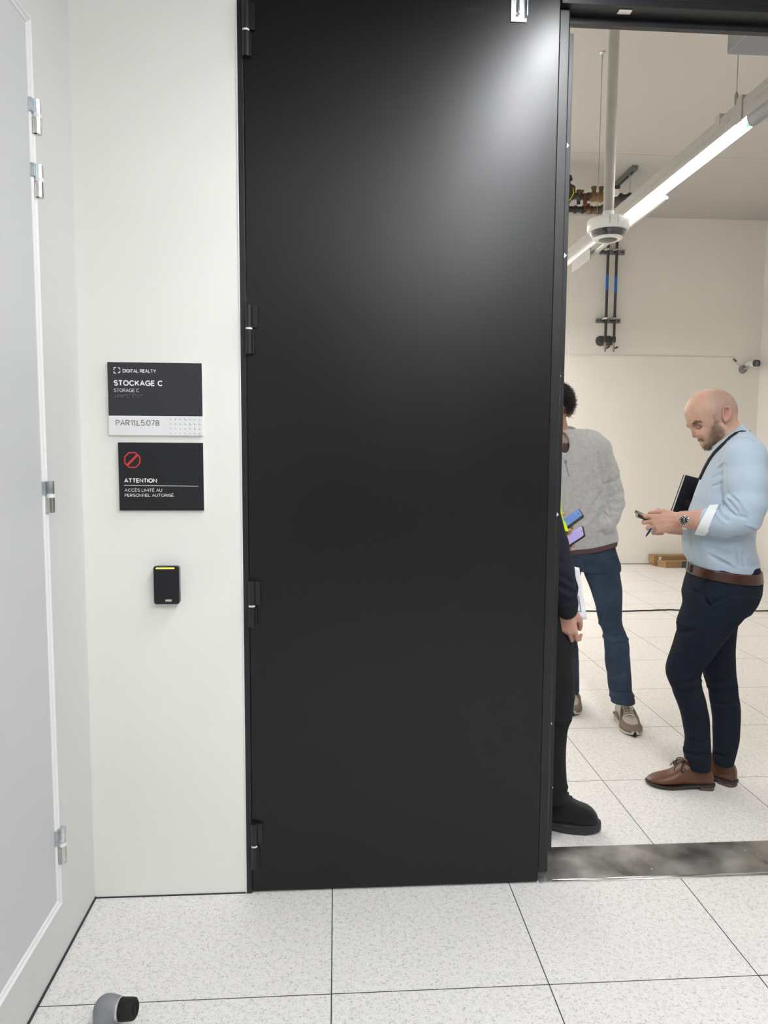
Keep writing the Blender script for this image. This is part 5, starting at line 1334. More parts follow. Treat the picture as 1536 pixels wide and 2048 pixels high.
for k in range(nb):
    a = 2 * PI * k / nb; a2 = 2 * PI * (k + .9) / nb
    rr1, rr2 = .0345, .0378
    w = .0088
    bd.prism([(ctr[1] + rr1 * math.cos(a) * .98, ctr[2] + rr1 * math.sin(a) * 1.06), (ctr[1] + rr2 * math.cos(a) * .98, ctr[2] + rr2 * math.sin(a) * 1.06), (ctr[1] + rr2 * math.cos(a2) * .98, ctr[2] + rr2 * math.sin(a2) * 1.06), (ctr[1] + rr1 * math.cos(a2) * .98, ctr[2] + rr1 * math.sin(a2) * 1.06)], -w, w, 'yz')
bd.build('watch_band', 'chrome', wt_)

# things the bald man holds
def phone(Fr, o, du, dw, n, L, Wd, th, name, label, case, screen):
    """slab with rounded corners: du along, dw across, n out of the screen; o is its centre, all in the person's axes"""
    du = unit(du); dw = unit(np.array(dw) - du * np.dot(dw, du)); n_ = np.cross(du, dw)
    if np.dot(n_, n) < 0: n_ = -n_
    t = Fr.top(name, label, 'phone')
    def slab(w, h, r, z0, z1, nm, m, par, bev=0):
        P2 = rr(w, h, r, 5); k = len(P2); vs = []
        for z in (z0, z1): vs += [o + du * a + dw * b + n_ * z for a, b in P2]
        return MB().add(vs, [tuple(range(k)), tuple(range(2 * k - 1, k - 1, -1))] + [(i, i + k, (i + 1) % k + k, (i + 1) % k) for i in range(k)]).build(nm, m, par, bevel=bev, smooth='auto')
    c = slab(L, Wd, .011, -th / 2, th / 2, 'phone_case', case, t, .0025)
    slab(L - .007, Wd - .007, .008, th / 2, th / 2 + .0007, 'screen', screen, t)
    cu_ = o + du * (L / 2 - .012) + n_ * (th / 2 + .0009)
    q = MB(); P2 = rr(.012, .0045, .002, 4); k = len(P2)
    vs = [cu_ + du * b * .6 + dw * a for a, b in P2] + [cu_ + du * b * .6 + dw * a + n_ * .0003 for a, b in P2]
    q.add(vs, [tuple(range(k)), tuple(range(2 * k - 1, k - 1, -1))] + [(i, i + k, (i + 1) % k + k, (i + 1) % k) for i in range(k)]).build('front_camera', 'screen_off', t)
    return t, du, dw, n_
pa, pe = B(1272.5, 1026, -.125), B(1330, 1053, -.075)
dd = unit(pe - pa)
ph, du, dw, n_ = phone(B, pa + dd * .073, dd, (.25, .80, -.1), (.4, .1, 1), .146, .071, .012, 'mobile_phone', 'black phone in the hands of the bald person, its end pointing left', 'phone_case', 'screen_off')
q = pa + dd * .012
MB().quadbox(q - dw * .028 - n_ * .0068, dd * .03, dw * .03, -n_ * .002).build('camera_bump', 'lens', ph, bevel=.001)
a_, b_ = B(1291.8, 1073, -.150), B(1310, 1046, -.150)
pn_ = thing('ballpoint_pen', 'dark blue pen pointing down from the fist of the bald person', 'pen', (B.b[0], B.b[1], 0), -B.t)
d_ = unit(b_ - a_)
MB().tube([a_, a_ + d_ * .004, a_ + d_ * .02, a_ + d_ * .085], [.0012, .0032, .0048, .0048], 12).build('barrel', 'pen_blue', pn_, smooth='auto')
MB().tube([a_ + d_ * .085, a_ + d_ * .090], [.004, .0035], 10).build('push_button', 'chrome', pn_)
# notebook under his far arm
n0, n1_, n2_, n3 = B(1371.5, 950, .08), B(1402, 957.5, .14), B(1346.5, 1021, .06), B(1377, 1029, .12)
nb_ = B.top('notebook', 'black notebook tucked under the far arm of the bald person', 'notebook')
du_ = (n1_ - n0) * 2.0; dw_ = (n2_ - n0) * 1.25; nn = unit(np.cross(du_, dw_)); nn = nn if nn[1] > 0 else -nn
MB().quadbox(n0, du_, dw_, nn * .0025).build('front_cover', 'book', nb_, bevel=.001)
MB().quadbox(n0 + nn * .0065 - unit(du_) * .0055, du_, dw_, nn * .0025).build('back_cover', 'book', nb_, bevel=.001)
MB().quadbox(n0 + nn * .0026 - unit(du_) * .0022, du_ * .98, dw_ * .99, nn * .0038).build('pages', 'paper', nb_)
q = B(1388, 1003, .10); 
k_ = n0 + unit(du_) * .062 + unit(dw_) * .118
MB().tube([k_ - nn * .002, k_ + nn * .0005], .016, 24).build('cover_disc', 'book_ring', nb_)

# ---------------------------------------------------------------- the person in the grey sweatshirt
Q = Frame(1.45, 3.78)
ps = Q.root('curly-haired person with glasses in grey zip sweatshirt and blue jeans, half behind the door')
pq = np.linalg.norm(Q(1140, 900) - Q(1139, 900))
Sd = SDF(axis((-.45, -.22, .008), (-.22, .06, .004), (.06, .40, .01)), axis((-.46, -.06, .005), (-.06, .22, .008)), axis((-.01, .95, .014), (.95, 1.20, .0045), (1.20, 1.38, .012), (1.38, 1.90, .0045)))
hc = Q(1108, 812, -.02)
Sd.ell(hc + np.array([0, .02, .02]), (.080, .098, .095), .01).chain([hc + np.array([0, -.02, -.03]), hc + np.array([0, -.045, -.10])], [.066, .042], .03)
Sd.ell(hc + np.array([0, -.085, -.118]), (.026, .022, .02), .015)
Sd.chain([hc + np.array([0, -.085, -.02]), hc + np.array([0, -.112, -.055])], [.008, .014], .012)
for sg in (-1, 1):
    Sd.ell(hc + np.array([.079 * sg, .01, -.03]), (.012, .02, .032), .006).ell(hc + np.array([.035 * sg, -.088, -.015]), (.018, .012, .012), .012, 's').ell(hc + np.array([.034 * sg, -.076, -.017]), (.013, .012, .012), .004)
Sd.ell(hc + np.array([0, -.086, -.088]), (.022, .012, .007), .006)
Sd.cap(hc + np.array([.0, .02, -.05]), Q(1124, 905), .056, .064, .02)
Sd.chain([Q(1128, 890), Q(1140, 985), Q(1158, 1100)], [.075, .085, .085], .03, sc=1.0)
Sd.chain([Q(1130, 890), Q(1194, 892), Q(1226, 990, .03), Q(1212, 1046, -.05)], [.05, .045, .038, .028], .02)
Sd.chain([Q(1130, 890), Q(1076, 895), Q(1072, 990, -.02), Q(1088, 1080, -.20)], [.05, .045, .038, .029], .02)
pu2 = unit(Q(1171, 1062, -.335) - Q(1133, 1087, -.30)); pc2 = Q(1149, 1075.5, -.33) + np.array([-.012, 0, -.004])
pn2 = np.cross(pu2, (.50, -.80, -.34)); pn2 = unit(pn2 if pn2[2] < 0 else -pn2)
f2 = unit((.34, -.90, -.05)); ws_ = pc2 - pu2 * .020 + pn2 * .031 - f2 * .132
Sd.chain([Q(1088, 1080, -.20), ws_], [.031, .028], .01)
tq, thq = hand(Sd, ws_, f2, pn2, (-1, -.3, .1), [(3, 8, 10), (3, 8, 10), (4, 10, 10), (6, 12, 10)], [(.45, -.35, .65), (.85, -.45, .15), (.95, -.3, .0)], .93)
wl_ = Q(1212, 1046, -.05); hand(Sd, wl_, (-.85, .2, -.35), (.2, -.9, -.2), (-.2, -.2, .95), [(15, 20, 15)] * 4, [(.7, -.1, .6), (.9, -.1, .3), (1, -.1, .1)], .95)
Sd.chain([Q(1165, 1105), Q(1203, 1135, -.002), Q(1214, 1179, -.016), Q(1220, 1239, -.044), Q(1234, 1300, -.07), Q(1239, 1345, -.09), Q(1243, 1380, -.107)], [.07, .05, .045, .036, .036, .034, .03], .02)
Sd.chain([Q(1165, 1105), Q(1126, 1140, .0), Q(1128, 1200, .03), Q(1130, 1270, .068), Q(1138, 1345, .11), Q(1141, 1365, .122)], [.07, .05, .042, .036, .032, .03], .02)
def col_s(P):
    c = np.tile(np.array([.47, .275, .185]), (len(P), 1)); h_ = (P[:, 2] < 1.2)
    c = blend(c, h_ * .5, (.56, .30, .235))
    for pts in tq: c = blend(c, spot(P, pts[-1], (.012, .012, .012)) * .4, (.62, .27, .23))
    return c
bs_, Pq = Sd.mesh('body', 'skin', ps, col_s)
# curls
V_ = RNG.normal(0, 1, (5200, 3)); V_ /= np.linalg.norm(V_, axis=1)[:, None]
V_ = V_[((V_[:, 2] > -.35) | ((np.abs(V_[:, 0]) > .55) & (V_[:, 2] > -.55))) & ~((V_[:, 1] < -.72) & (V_[:, 2] < .2))]
rt_ = hc + np.array([0, .015, .018]) + V_ * np.array([.094, .106, .104])
cap_ = SDF(axis((hc[0] - .14, hc[0] + .14, .005)), axis((hc[1] - .15, hc[1] + .16, .005)), axis((hc[2] - .12, hc[2] + .16, .005)))
cap_.ell(hc + np.array([0, .020, .020]), (.093, .104, .102), .01); cap_.plane(unit((0, -.9, -1)), unit((0, -.9, -1)).dot(hc + np.array([0, -.05, -.02])), True)
x_ = np.arange(3); 
cap_.ripple(.004, 130)
hr, _ = cap_.mesh('hair', 'hair_dark', ps)
strands('curls', 'hair_dark', hr, rt_, V_ * np.array([1, 1, .8]) + np.array([0, -.15, .25]), .036, .0017, 12, 1.0, .006, .6)
# glasses
def gl(sg):
    c = hc + np.array([.036 * sg, -.104, -.028]); pts = [c + np.array([.024 * math.cos(a), .006 * abs(math.cos(a)), .021 * math.sin(a)]) for a in np.linspace(0, 2 * PI, 25)]
    return pts
gg = MB().tube(gl(-1), .0014, 6, False).tube(gl(1), .0014, 6, False)
gg.tube([hc + np.array([-.012, -.106, -.024]), hc + np.array([0, -.110, -.021]), hc + np.array([.012, -.106, -.024])], .0013, 6)
for sg in (-1, 1): gg.tube([hc + np.array([.060 * sg, -.10, -.022]), hc + np.array([.078 * sg, -.06, -.018]), hc + np.array([.084 * sg, .03, -.02]), hc + np.array([.080 * sg, .05, -.05])], .0014, 6)
gg.build('glasses', 'lens', ps, smooth=True)

TS = Q.rows([(858, 1092, 1172, .0, .050), (861, 1084, 1192, 0, .070), (866, 1078, 1199, 0, .088), (874, 1070, 1206, 0, .105), (888, 1062, 1212, 0, .118), (910, 1058, 1213, 0, .126), (940, 1062, 1211, 0, .130), (980, 1072, 1214, 0, .130), (1020, 1080, 1222, 0, .128), (1045, 1084, 1231, 0, .126), (1060, 1086, 1236, 0, .126), (1076, 1088, 1238, 0, .122), (1090, 1090, 1236, 0, .118), (1110, 1092, 1234, 0, .114), (1125, 1092, 1232, 0, .11)])
Sd = SDF(axis((-.40, -.14, .009), (-.14, .36, .004)), axis((-.30, .22, .0048)), axis((.86, 1.62, .004)))
Sd.stack(TS, .02, 2.3)
Sd.chain([Q(1186, 884, 0), Q(1198, 898, .0), Q(1212, 938, .02), Q(1226, 985, .03), Q(1228, 1008, .0), Q(1221, 1035, -.05), Q(1213, 1052, -.08)], [.058, .065, .061, .056, .054, .048, .042], .014)
Sd.chain([Q(1088, 886, 0), Q(1076, 900, 0), Q(1070, 945, .0), Q(1070, 992, -.02), Q(1078, 1040, -.11), Q(1087, 1078, -.19)], [.058, .065, .060, .055, .048, .040], .016)
hn = unit((.27, 0, -1)); hm = hn.dot(Q(1236, 1077))
Sd.D = np.maximum(Sd.D, (hn[0] * Sd.x[:, None, None] + hn[2] * Sd.z[None, None, :] - hm - .012 * np.clip(-(Sd.x[:, None, None] - Q(1136, 1101)[0]) / .15, -1, 1) ** 2).astype(np.float32))
F_ = lambda pts, r, a: pfold(Q, Sd, pts, r, a)
for pts, r, a in (
    ([(1197, 905), (1199, 925), (1203, 950), (1207, 968)], .006, -.009), ([(1207, 968), (1208, 985), (1213, 1005), (1221, 1035)], .007, -.013), ([(1196, 965), (1204, 985), (1209, 1010)], .010, .006),
    ([(1217, 985), (1230, 980), (1243, 968)], .006, .006), ([(1218, 993), (1232, 990), (1246, 982)], .006, -.006), ([(1219, 999), (1234, 998), (1247, 992)], .006, .006), ([(1221, 1006), (1235, 1007), (1247, 1003)], .006, -.006), ([(1223, 1014), (1236, 1016), (1246, 1014)], .006, .006), ([(1226, 1022), (1238, 1024)], .006, -.006),
    ([(1222, 955), (1232, 950), (1238, 942)], .007, .005), ([(1216, 965), (1228, 964), (1240, 956)], .007, -.005),
    ([(1204, 985), (1192, 1003), (1180, 1022), (1172, 1040)], .009, -.008), ([(1198, 1010), (1188, 1028), (1176, 1046), (1164, 1056)], .009, .006), ([(1208, 1016), (1200, 1034), (1190, 1048)], .008, -.007), ([(1216, 1046), (1206, 1056), (1196, 1060)], .009, .008),
    ([(1140, 985), (1146, 1010), (1140, 1040)], .012, .004), ([(1165, 975), (1168, 1000), (1160, 1030)], .012, -.004), ([(1188, 940), (1196, 955), (1200, 972)], .010, .005), ([(1176, 860), (1170, 866)], .006, -.005),
    ([(1128, 960), (1132, 980), (1130, 1010)], .008, -.004), ([(1140, 958), (1144, 972)], .006, .005)):
    F_(pts, r, a)
# ribbed waistband
F_([(1120, 1094), (1150, 1086), (1180, 1079), (1210, 1071), (1236, 1062)], .0045, -.0015)
Sd.ripple(.0022, 36, .7)
# open neck
Sd.cap(Q(1124, 850, .005), Q(1124, 878, -.005), .068, .060, .008, 's')
Sd.ell(Q(1126, 884, -.10), (.030, .07, .062), .010, 's', rot=.30)
SS_ = Sd
osw, _ = Sd.mesh('sweatshirt', 'fleece', ps)
# stand collar
mb = MB(); n = 40
for k in range(n + 1):
    a = math.radians(-72 + 324 * k / n)
    t = Q(1124, 876); t = np.array([t[0] + .073 * math.cos(a), .074 * math.sin(a) + .005, Q(1124, 850)[2] - .028 * (1 - math.sin(a)) * .9])
    b_ = np.array([t[0] + .012 * math.cos(a), t[1] + .012 * math.sin(a) - .002, t[2] - .052])
    mb.v += [tuple(t), tuple((t + b_) / 2 + np.array([.006 * math.cos(a), .006 * math.sin(a), 0])), tuple(b_)]
for k in range(n):
    for q in range(2): mb.f.append((k * 3 + q, k * 3 + q + 1, k * 3 + q + 4, k * 3 + q + 3))
co = mb.build('collar', 'fleece', osw, smooth=True); so_ = co.modifiers.new('thick', 'SOLIDIFY'); so_.thickness = .006
z_ = hits(Q, SS_, [(1131, 924), (1134, 938), (1138, 953)], -.001, 5)
MB().tube(z_, .0042, 6).build('zip', 'trunk_dark', osw, smooth=True)
zp = hit(Q, SS_, 1131, 923, .003)
MB().quadbox(zp + np.array([-.006, -.004, -.010]), (.012, 0, 0), (0, .004, 0), (.001, 0, .020)).build('zip_slider', 'alu', osw, bevel=.001)
z_ = hits(Q, SS_, [(1137, 902), (1133, 910), (1132, 922)], .001, 4)
MB().tube(z_, .003, 6).tube(hits(Q, SS_, [(1120, 905), (1125, 913), (1130, 923)], .001, 4), .003, 6).build('placket_edge', 'fleece', osw, smooth=True)
MB().tube(hits(Q, SS_, [(1208, 1020), (1213, 1027), (1219, 1033)], .001, 4), .002, 6).build('pocket_edge', 'trunk_dark', osw, smooth=True)
# tee under it
Sd = SDF(axis((-.24, .24, .0055)), axis((-.18, .16, .006)), axis((.84, 1.56, .0055)))
Sd.stack([(z, x, y, a - (.026 if z > Q(1140, 1052)[2] else .004), b - (.026 if z > Q(1140, 1052)[2] else .004)) for (z, x, y, a, b) in TS[8:]], .02, 2.3); hm2 = hn.dot(Q(1234, 1088)); 
Sd.D = np.maximum(Sd.D, (hn[0] * Sd.x[:, None, None] + hn[2] * Sd.z[None, None, :] - hm2 - .012 * np.clip(-(Sd.x[:, None, None] - Q(1136, 1113)[0]) / .15, -1, 1) ** 2).astype(np.float32))
Sd.cap(Q(1127, 905, -.03), Q(1130, 960, -.02), .068, .085, .03)
Sd.mesh('t_shirt', 'burgundy', ps)
# jeans
hipr = Q.rows([(1078, 1099, 1228, 0, .096), (1092, 1097, 1231, 0, .100), (1108, 1093, 1236, 0, .108), (1123, 1088, 1241, 0, .118), (1138, 1088, 1242, 0, .115)])
nl = Q.rows([(1130, 1163, 1237, 0, .098), (1150, 1169, 1241, -.004, .096), (1179, 1181, 1245, -.016, .090), (1205, 1189, 1245.5, -.028, .085), (1239, 1196.5, 1243.5, -.044, .078), (1252, 1200, 1246, -.05, .077), (1264, 1204.5, 1252, -.056, .078), (1276, 1207, 1255.5, -.06, .077), (1290, 1208, 1258.5, -.066, .073), (1310, 1209, 1260, -.074, .068), (1345, 1212, 1262.5, -.09, .064), (1378, 1216.5, 1265.5, -.106, .062), (1392, 1220, 1268, -.113, .062), (1400, 1221.5, 1270, -.117, .062), (1405, 1222, 1270, -.119, .062)])
fr_ = Q.rows([(1130, 1088, 1163, 0, .098), (1165, 1096, 1160, .015, .09), (1200, 1103, 1155, .03, .085), (1250, 1107, 1151, .055, .078), (1275, 1109, 1155, .07, .076), (1300, 1112, 1157, .08, .07), (1345, 1118, 1158.5, .11, .064), (1381, 1124, 1159, .135, .06), (1384, 1124, 1159, .137, .06)])
Sd = SDF(axis((-.26, .30, .0052)), axis((-.24, .26, .0055)), axis((.04, 1.02, .0055)))
Sd.stack(nl, .02, 2.1).stack(fr_, .014, 2.1).stack(hipr, .008, 2.2)
for pts, r, a in (
    ([(1203, 1262), (1218, 1272), (1238, 1272), (1250, 1266)], .008, -.009), ([(1206, 1272), (1222, 1281), (1242, 1280), (1256, 1278)], .008, .007), ([(1198, 1246), (1214, 1256), (1232, 1254)], .009, .006), ([(1210, 1286), (1226, 1290), (1246, 1286)], .008, -.006),
    ([(1170, 1138), (1182, 1132), (1200, 1128)], .008, -.006), ([(1172, 1148), (1188, 1146), (1206, 1144)], .009, .005), ([(1164, 1112), (1166, 1125), (1167, 1138)], .005, -.005), ([(1236, 1130), (1239, 1160), (1241, 1190)], .003, -.004),
    ([(1200, 1118), (1216, 1121), (1230, 1118)], .006, -.003), ([(1215, 1380), (1240, 1386), (1266, 1380)], .007, -.005), ([(1219, 1390), (1242, 1395), (1268, 1391)], .007, .006),
    ([(1230, 1300), (1236, 1320), (1234, 1345)], .012, .004), ([(1212, 1345), (1228, 1352), (1250, 1348)], .010, -.004)):
    pfold(Q, Sd, pts, r, a)
Sd.ripple(.0018, 38, 2.0)
JB = Sd
oj, _ = Sd.mesh('jeans', 'jeans', ps)
MB().tube(hits(Q, JB, [(1222.5, 1401), (1235, 1404.5), (1250, 1404.5), (1269, 1399.5)], .001, 5), .0035, 8).build('hem_seam', 'jeans', oj, smooth=True)
# sneakers
RS = [(0.000, .060, .022, .028, .1), (.006, .090, .032, .026, .15), (.025, .100, .038, .025, .2), (.060, .104, .041, .024, .25), (.095, .108, .042, .024, .3), (.120, .106, .043, .022, .35), (.150, .088, .046, .02, .35), (.180, .074, .049, .02, .35), (.210, .064, .050, .02, .3), (.240, .054, .048, .02, .25), (.262, .046, .040, .022, .2), (.278, .038, .026, .025, .2), (.286, .030, .012, .026, .1)]
SS2 = [(-.010, .026, .022, .010), (.0, .028, .036, .003), (.03, .028, .042, .001), (.08, .026, .042, .001), (.13, .024, .046, .000), (.18, .023, .053, .000), (.22, .022, .053, .001), (.255, .021, .046, .004), (.276, .020, .032, .009), (.290, .018, .015, .014)]
def sneaker(heel, toe):
    an = math.atan2(toe[1] - heel[1], toe[0] - heel[0])
    up, tr = footwear(ps, heel[:2], an, RS, 'sneak_mesh', SS2, 'sneak_sole')
    mb = MB()
    for i in range(5):
        x = .118 + .017 * i; z = .108 - (x - .118) * .42; w = .019 + .001 * i
        mb.tube([tr((x - .004, -w, z - .006)), tr((x, -w * .4, z + .003)), tr((x, w * .4, z + .003)), tr((x + .006, w, z - .006))], .0036, 8)
    for sg in (-1, 1): mb.tube(curve([tr((.116, 0, .112)), tr((.128, sg * .016, .118)), tr((.150, sg * .024, .105)), tr((.158, sg * .018, .096))]), .0034, 8)
    for sg in (-1, 1): mb.tube([tr((.116, 0, .112)), tr((.138, sg * .006, .112)), tr((.165, sg * .010, .096))], .003, 8)
    mb.build('laces', 'sneak_lace', up, smooth=True)
    # toe guard, side overlays, dark outsole
    tg = MB(); n = 22; prof = [(.0, .022), (.004, .040), (.010, .052)]
    xs_ = [(.284, .0), (.281, .016), (.270, .032), (.252, .043), (.228, .0495), (.205, .0515), (.19, .051)]
    edge = [(x, w) for x, w in xs_] ; full = [(x, -w) for x, w in reversed(edge)] + edge[1:]
    for (x, w) in full:
        tip = max(0, (x - .19) / .095)
        tg.v += [tr((x + .003, w * 1.03, .022)), tr((x + .003 * tip, w * 1.01, .036)), tr((x - .016 * tip, w * .82, .046 + .004 * (1 - tip))), tr((x - .030 * tip, w * .70, .050 + .008 * (1 - tip)))]
    for i in range(len(full) - 1):
        for q in range(3): tg.f.append((i * 4 + q, i * 4 + q + 1, i * 4 + q + 5, i * 4 + q + 4))
    o = tg.build('toe_guard', 'sneak_tan', up, smooth=True); s_ = o.modifiers.new('thick', 'SOLIDIFY'); s_.thickness = .004; s_.offset = 1
    ov = MB()
    for sg in (-1, 1):
        ov.tube([tr((.20, sg * .048, .036)), tr((.175, sg * .044, .060)), tr((.150, sg * .035, .086)), tr((.125, sg * .028, .104))], [.006, .007, .006, .005], 8)
        ov.tube([tr((.03, sg * .041, .034)), tr((.07, sg * .043, .05)), tr((.11, sg * .044, .055)), tr((.15, sg * .047, .045))], [.008, .010, .010, .006], 8)
    ov.build('side_overlays', 'sneak_tan', up, smooth=True)
    MB().tube([tr((.262, 0, .012)), tr((.293, 0, .014)), tr((.292, 0, .028))], [.016, .009, .005], 10).build('outsole_tip', 'rubber', up, smooth=True)
    return up
sneaker(Q.loc(PZ(1240, 1436)) + np.array([0, .02, 0]), Q.loc(PZ(1264, 1467)))
hR = Q.loc(PZ(1138, 1408)); sneaker(hR + np.array([0, .09, 0]), hR + np.array([.03, -.2, 0]))

# phone in that hand
o_ = Q(1149, 1075.5, -.33) + np.array([-.012, 0, -.004])
phone(Q, o_, Q(1171, 1062, -.335) - Q(1133, 1087, -.30), (.50, -.80, -.34), (-.3, -.5, 1), .152, .074, .011, 'mobile_phone', 'phone with lilac screen, the lower of two held beside the door edge', 'phone_case', 'screen_lilac')

# ---------------------------------------------------------------- the person behind the door leaf
K = Frame(0.86, 2.66)
pv = K.root('person behind the door edge in navy sleeve, yellow vest, black trousers and boots, holding paper')
Sd = SDF(axis((-.22, .0, .008), (.0, .40, .004)), axis((-.34, .22, .0045), (.22, .30, .006)), axis((-.01, .80, .014), (.80, 1.0, .004), (1.0, 1.10, .012), (1.10, 1.34, .004), (1.34, 1.80, .007)))
hk = K(1062, 800)
Sd.ell(hk + np.array([-.01, 0, .03]), (.098, .078, .10), .01).chain([hk + np.array([.03, 0, -.02]), hk + np.array([.055, 0, -.09])], [.06, .034], .03, sc=1.1).ell(hk + np.array([.10, 0, -.03]), (.016, .012, .022), .012)
for sg in (-1, 1): Sd.ell(hk + np.array([-.01, .078 * sg, -.02]), (.018, .010, .032), .006)
Sd.cap(hk + np.array([-.02, 0, -.06]), K(1045, 905), .055, .06, .02)
Sd.chain([K(1052, 900), K(1062, 1000), K(1068, 1120)], [.085, .09, .09], .03, sc=1.2)
Sd.chain([K(1052, 900), K(1052, 905, -.17), K(1092, 1060, -.20), K(1132, 1212, -.17)], [.05, .045, .038, .029], .02)
Sd.chain([K(1052, 900), K(1052, 905, .17), K(1055, 1040, .20), K(1066, 1080, .09)], [.05, .045, .038, .029], .02)
for kn, ft, v0, v1, v2 in (((1108, 1400), (1098, 1570), -.09, -.09, -.09), ((1070, 1400), (1040, 1560), .09, .10, .10)): Sd.chain([K(1060, 1150, v0), K(*kn, v1), K(*ft, v2)], [.085, .05, .036], .02)
tk, thk = hand(Sd, K(1133, 1214, -.165), (.06, .05, -1), (-.25, -1, .02), (1, -.2, 0), [(28, 50, 40), (34, 55, 40), (40, 58, 40), (46, 60, 40)], [(.75, -.45, .35), (.75, -.6, -.1), (.7, -.6, -.2)], .95)
Sd.chain([K(1130, 1204, -.168), K(1133, 1216, -.165)], [.030, .027], .01)
pu1 = unit(K(1163.5, 1023.5, .04) - K(1131, 1047, .04)); pc1 = K(1163.5, 1023.5, .04) - pu1 * .073 + np.array([0, -.01, -.002])
pw1 = unit(np.array([.27, -.80, -.20]) - pu1 * np.dot((.27, -.80, -.20), pu1)); pn1 = np.cross(pu1, pw1); pn1 = pn1 if pn1[2] < 0 else -pn1
f1 = unit(pu1 * .40 + pw1 * .92); wk = pc1 - pu1 * .030 + pn1 * .030 - f1 * .120
tk2, thk2 = hand(Sd, wk, f1, pn1, -pw1, [(4, 18, 26), (4, 18, 26), (6, 18, 26), (10, 22, 26)], [(.45, -.40, .65), (.80, -.45, .20), (.9, -.2, .1)], .92)
Sd.chain([K(1066, 1080, .09), wk], [.029, .027], .01)
def col_v(P):
    c = np.tile(np.array([.52, .31, .235]), (len(P), 1))
    return blend(c, (P[:, 2] < 1.0) * .5, (.54, .285, .22))
Sd.mesh('body', 'skin', pv, col_v)
cap_ = SDF(axis((hk[0] - .14, hk[0] + .12, .006)), axis((-.11, .11, .006)), axis((hk[2] - .1, hk[2] + .16, .006)))
cap_.ell(hk + np.array([-.016, 0, .035]), (.102, .086, .105), .01); cap_.plane(unit((.9, 0, -1)), unit((.9, 0, -1)).dot(hk + np.array([.03, 0, .0])), True); cap_.mesh('hair', 'hair_dark', pv)
TV = K.rows([(868, 1020, 1085, 0, .07), (885, 1000, 1100, 0, .14), (905, 992, 1108, 0, .175), (960, 986, 1114, 0, .18), (1010, 990, 1116, 0, .175), (1060, 996, 1122, 0, .17), (1100, 998, 1126, 0, .17), (1140, 1000, 1126, 0, .17), (1160, 1000, 1124, 0, .168)])
Sd = SDF(axis((-.28, .30, .0055)), axis((-.32, .32, .006)), axis((.80, 1.56, .0055)))
Sd.stack(TV, .02, 2.3)
Sd.chain([K(1048, 900, -.10), K(1052, 915, -.165), K(1078, 1000, -.195), K(1104, 1088, -.20), K(1118, 1140, -.19), K(1126, 1178, -.18), K(1133, 1204, -.172), K(1134.5, 1220, -.168)], [.06, .068, .062, .056, .052, .051, .040, .036], .016)
Sd.chain([K(1048, 900, .10), K(1052, 915, .165), K(1054, 1037, .20), K(1066, 1070, .125)], [.06, .068, .056, .04], .016)
for pts, r, a in (([(1120, 1150), (1132, 1158), (1142, 1164)], .006, -.005), ([(1118, 1160), (1132, 1168), (1144, 1174)], .006, .006), ([(1120, 1172), (1136, 1180), (1148, 1186)], .006, -.007), ([(1118, 1180), (1134, 1190), (1151, 1192)], .006, .007), ([(1120, 1198), (1136, 1202), (1150, 1201)], .004, -.007), ([(1120, 1210), (1136, 1214), (1151, 1211)], .004, .003), ([(1116, 1120), (1126, 1128)], .007, -.004)):
    pfold(K, Sd, pts, r, a)
Sd.ripple(.0015, 45)
Sd.mesh('sweater', 'navy_knit', pv)
Sd = SDF(axis((-.20, .24, .0055)), axis((-.25, .25, .006)), axis((.84, 1.52, .0055)))
rv_ = K.rows([(885, 1008, 1094, 0, .10), (905, 990, 1112, 0, .13), (960, 983, 1120, 0, .145), (1000, 984, 1122, 0, .150), (1022, 985, 1124, 0, .155), (1040, 986, 1127, 0, .16), (1055, 988, 1130.5, 0, .165), (1070, 990, 1130, 0, .17), (1090, 992, 1132.5, 0, .175), (1105, 993, 1133.5, 0, .178), (1120, 993, 1132.5, 0, .178), (1142, 994, 1132, 0, .178), (1150, 994, 1131.5, 0, .178)])
Sd.stack(rv_, .01, 2.2); Sd.ripple(.0015, 50)
VB = Sd
ov, _ = Sd.mesh('high_visibility_vest', 'hivis', pv)
for z0, z1 in ((1108, 1128), (960, 975)):
    t = SDF(axis((-.20, .24, .006)), axis((-.25, .25, .007)), axis((K(1120, z1)[2] - .01, K(1120, z0)[2] + .01, .004)))
    t.stack(rv_, .0, 2.2, grow=.002); t.plane((0, 0, 1), K(1125, z0)[2], True); t.plane((0, 0, 1), K(1125, z1)[2], False)
    t.mesh('reflective_band', 'reflect', ov)
a_ = K(1129, 1050, -.03)
MB().prism([(a_[0] - .02, a_[2] + .03), (a_[0] + .004, a_[2] + .01), (a_[0] + .016, a_[2] - .022), (a_[0] + .004, a_[2] - .020), (a_[0] - .02, a_[2] - .03)], -.06, -.045, 'xz').build('vest_flap', 'hivis', ov, bevel=.003)
# trousers
kl = K.rows([(1130, 1000, 1126, -.06, .13), (1180, 1008, 1132, -.075, .12), (1230, 1030, 1140, -.09, .105), (1258, 1040, 1143.5, -.092, .10), (1300, 1052, 1146, -.092, .093), (1340, 1062, 1149, -.092, .086), (1378, 1068, 1150, -.092, .080), (1410, 1070, 1148, -.092, .076), (1434, 1070, 1145, -.092, .073), (1450, 1068, 1138, -.092, .071), (1462, 1066, 1134, -.092, .070), (1490, 1062, 1132, -.092, .068), (1521, 1060, 1132, -.092, .066), (1555, 1058, 1134.5, -.092, .066), (1577, 1057, 1136, -.092, .066), (1588, 1057, 1135.5, -.092, .066), (1597, 1058, 1133, -.092, .064)])
kr = K.rows([(1130, 990, 1122, .06, .13), (1230, 1010, 1108, .09, .10), (1378, 1020, 1095, .10, .08), (1450, 1010, 1080, .10, .07), (1590, 1004, 1076, .10, .064)])
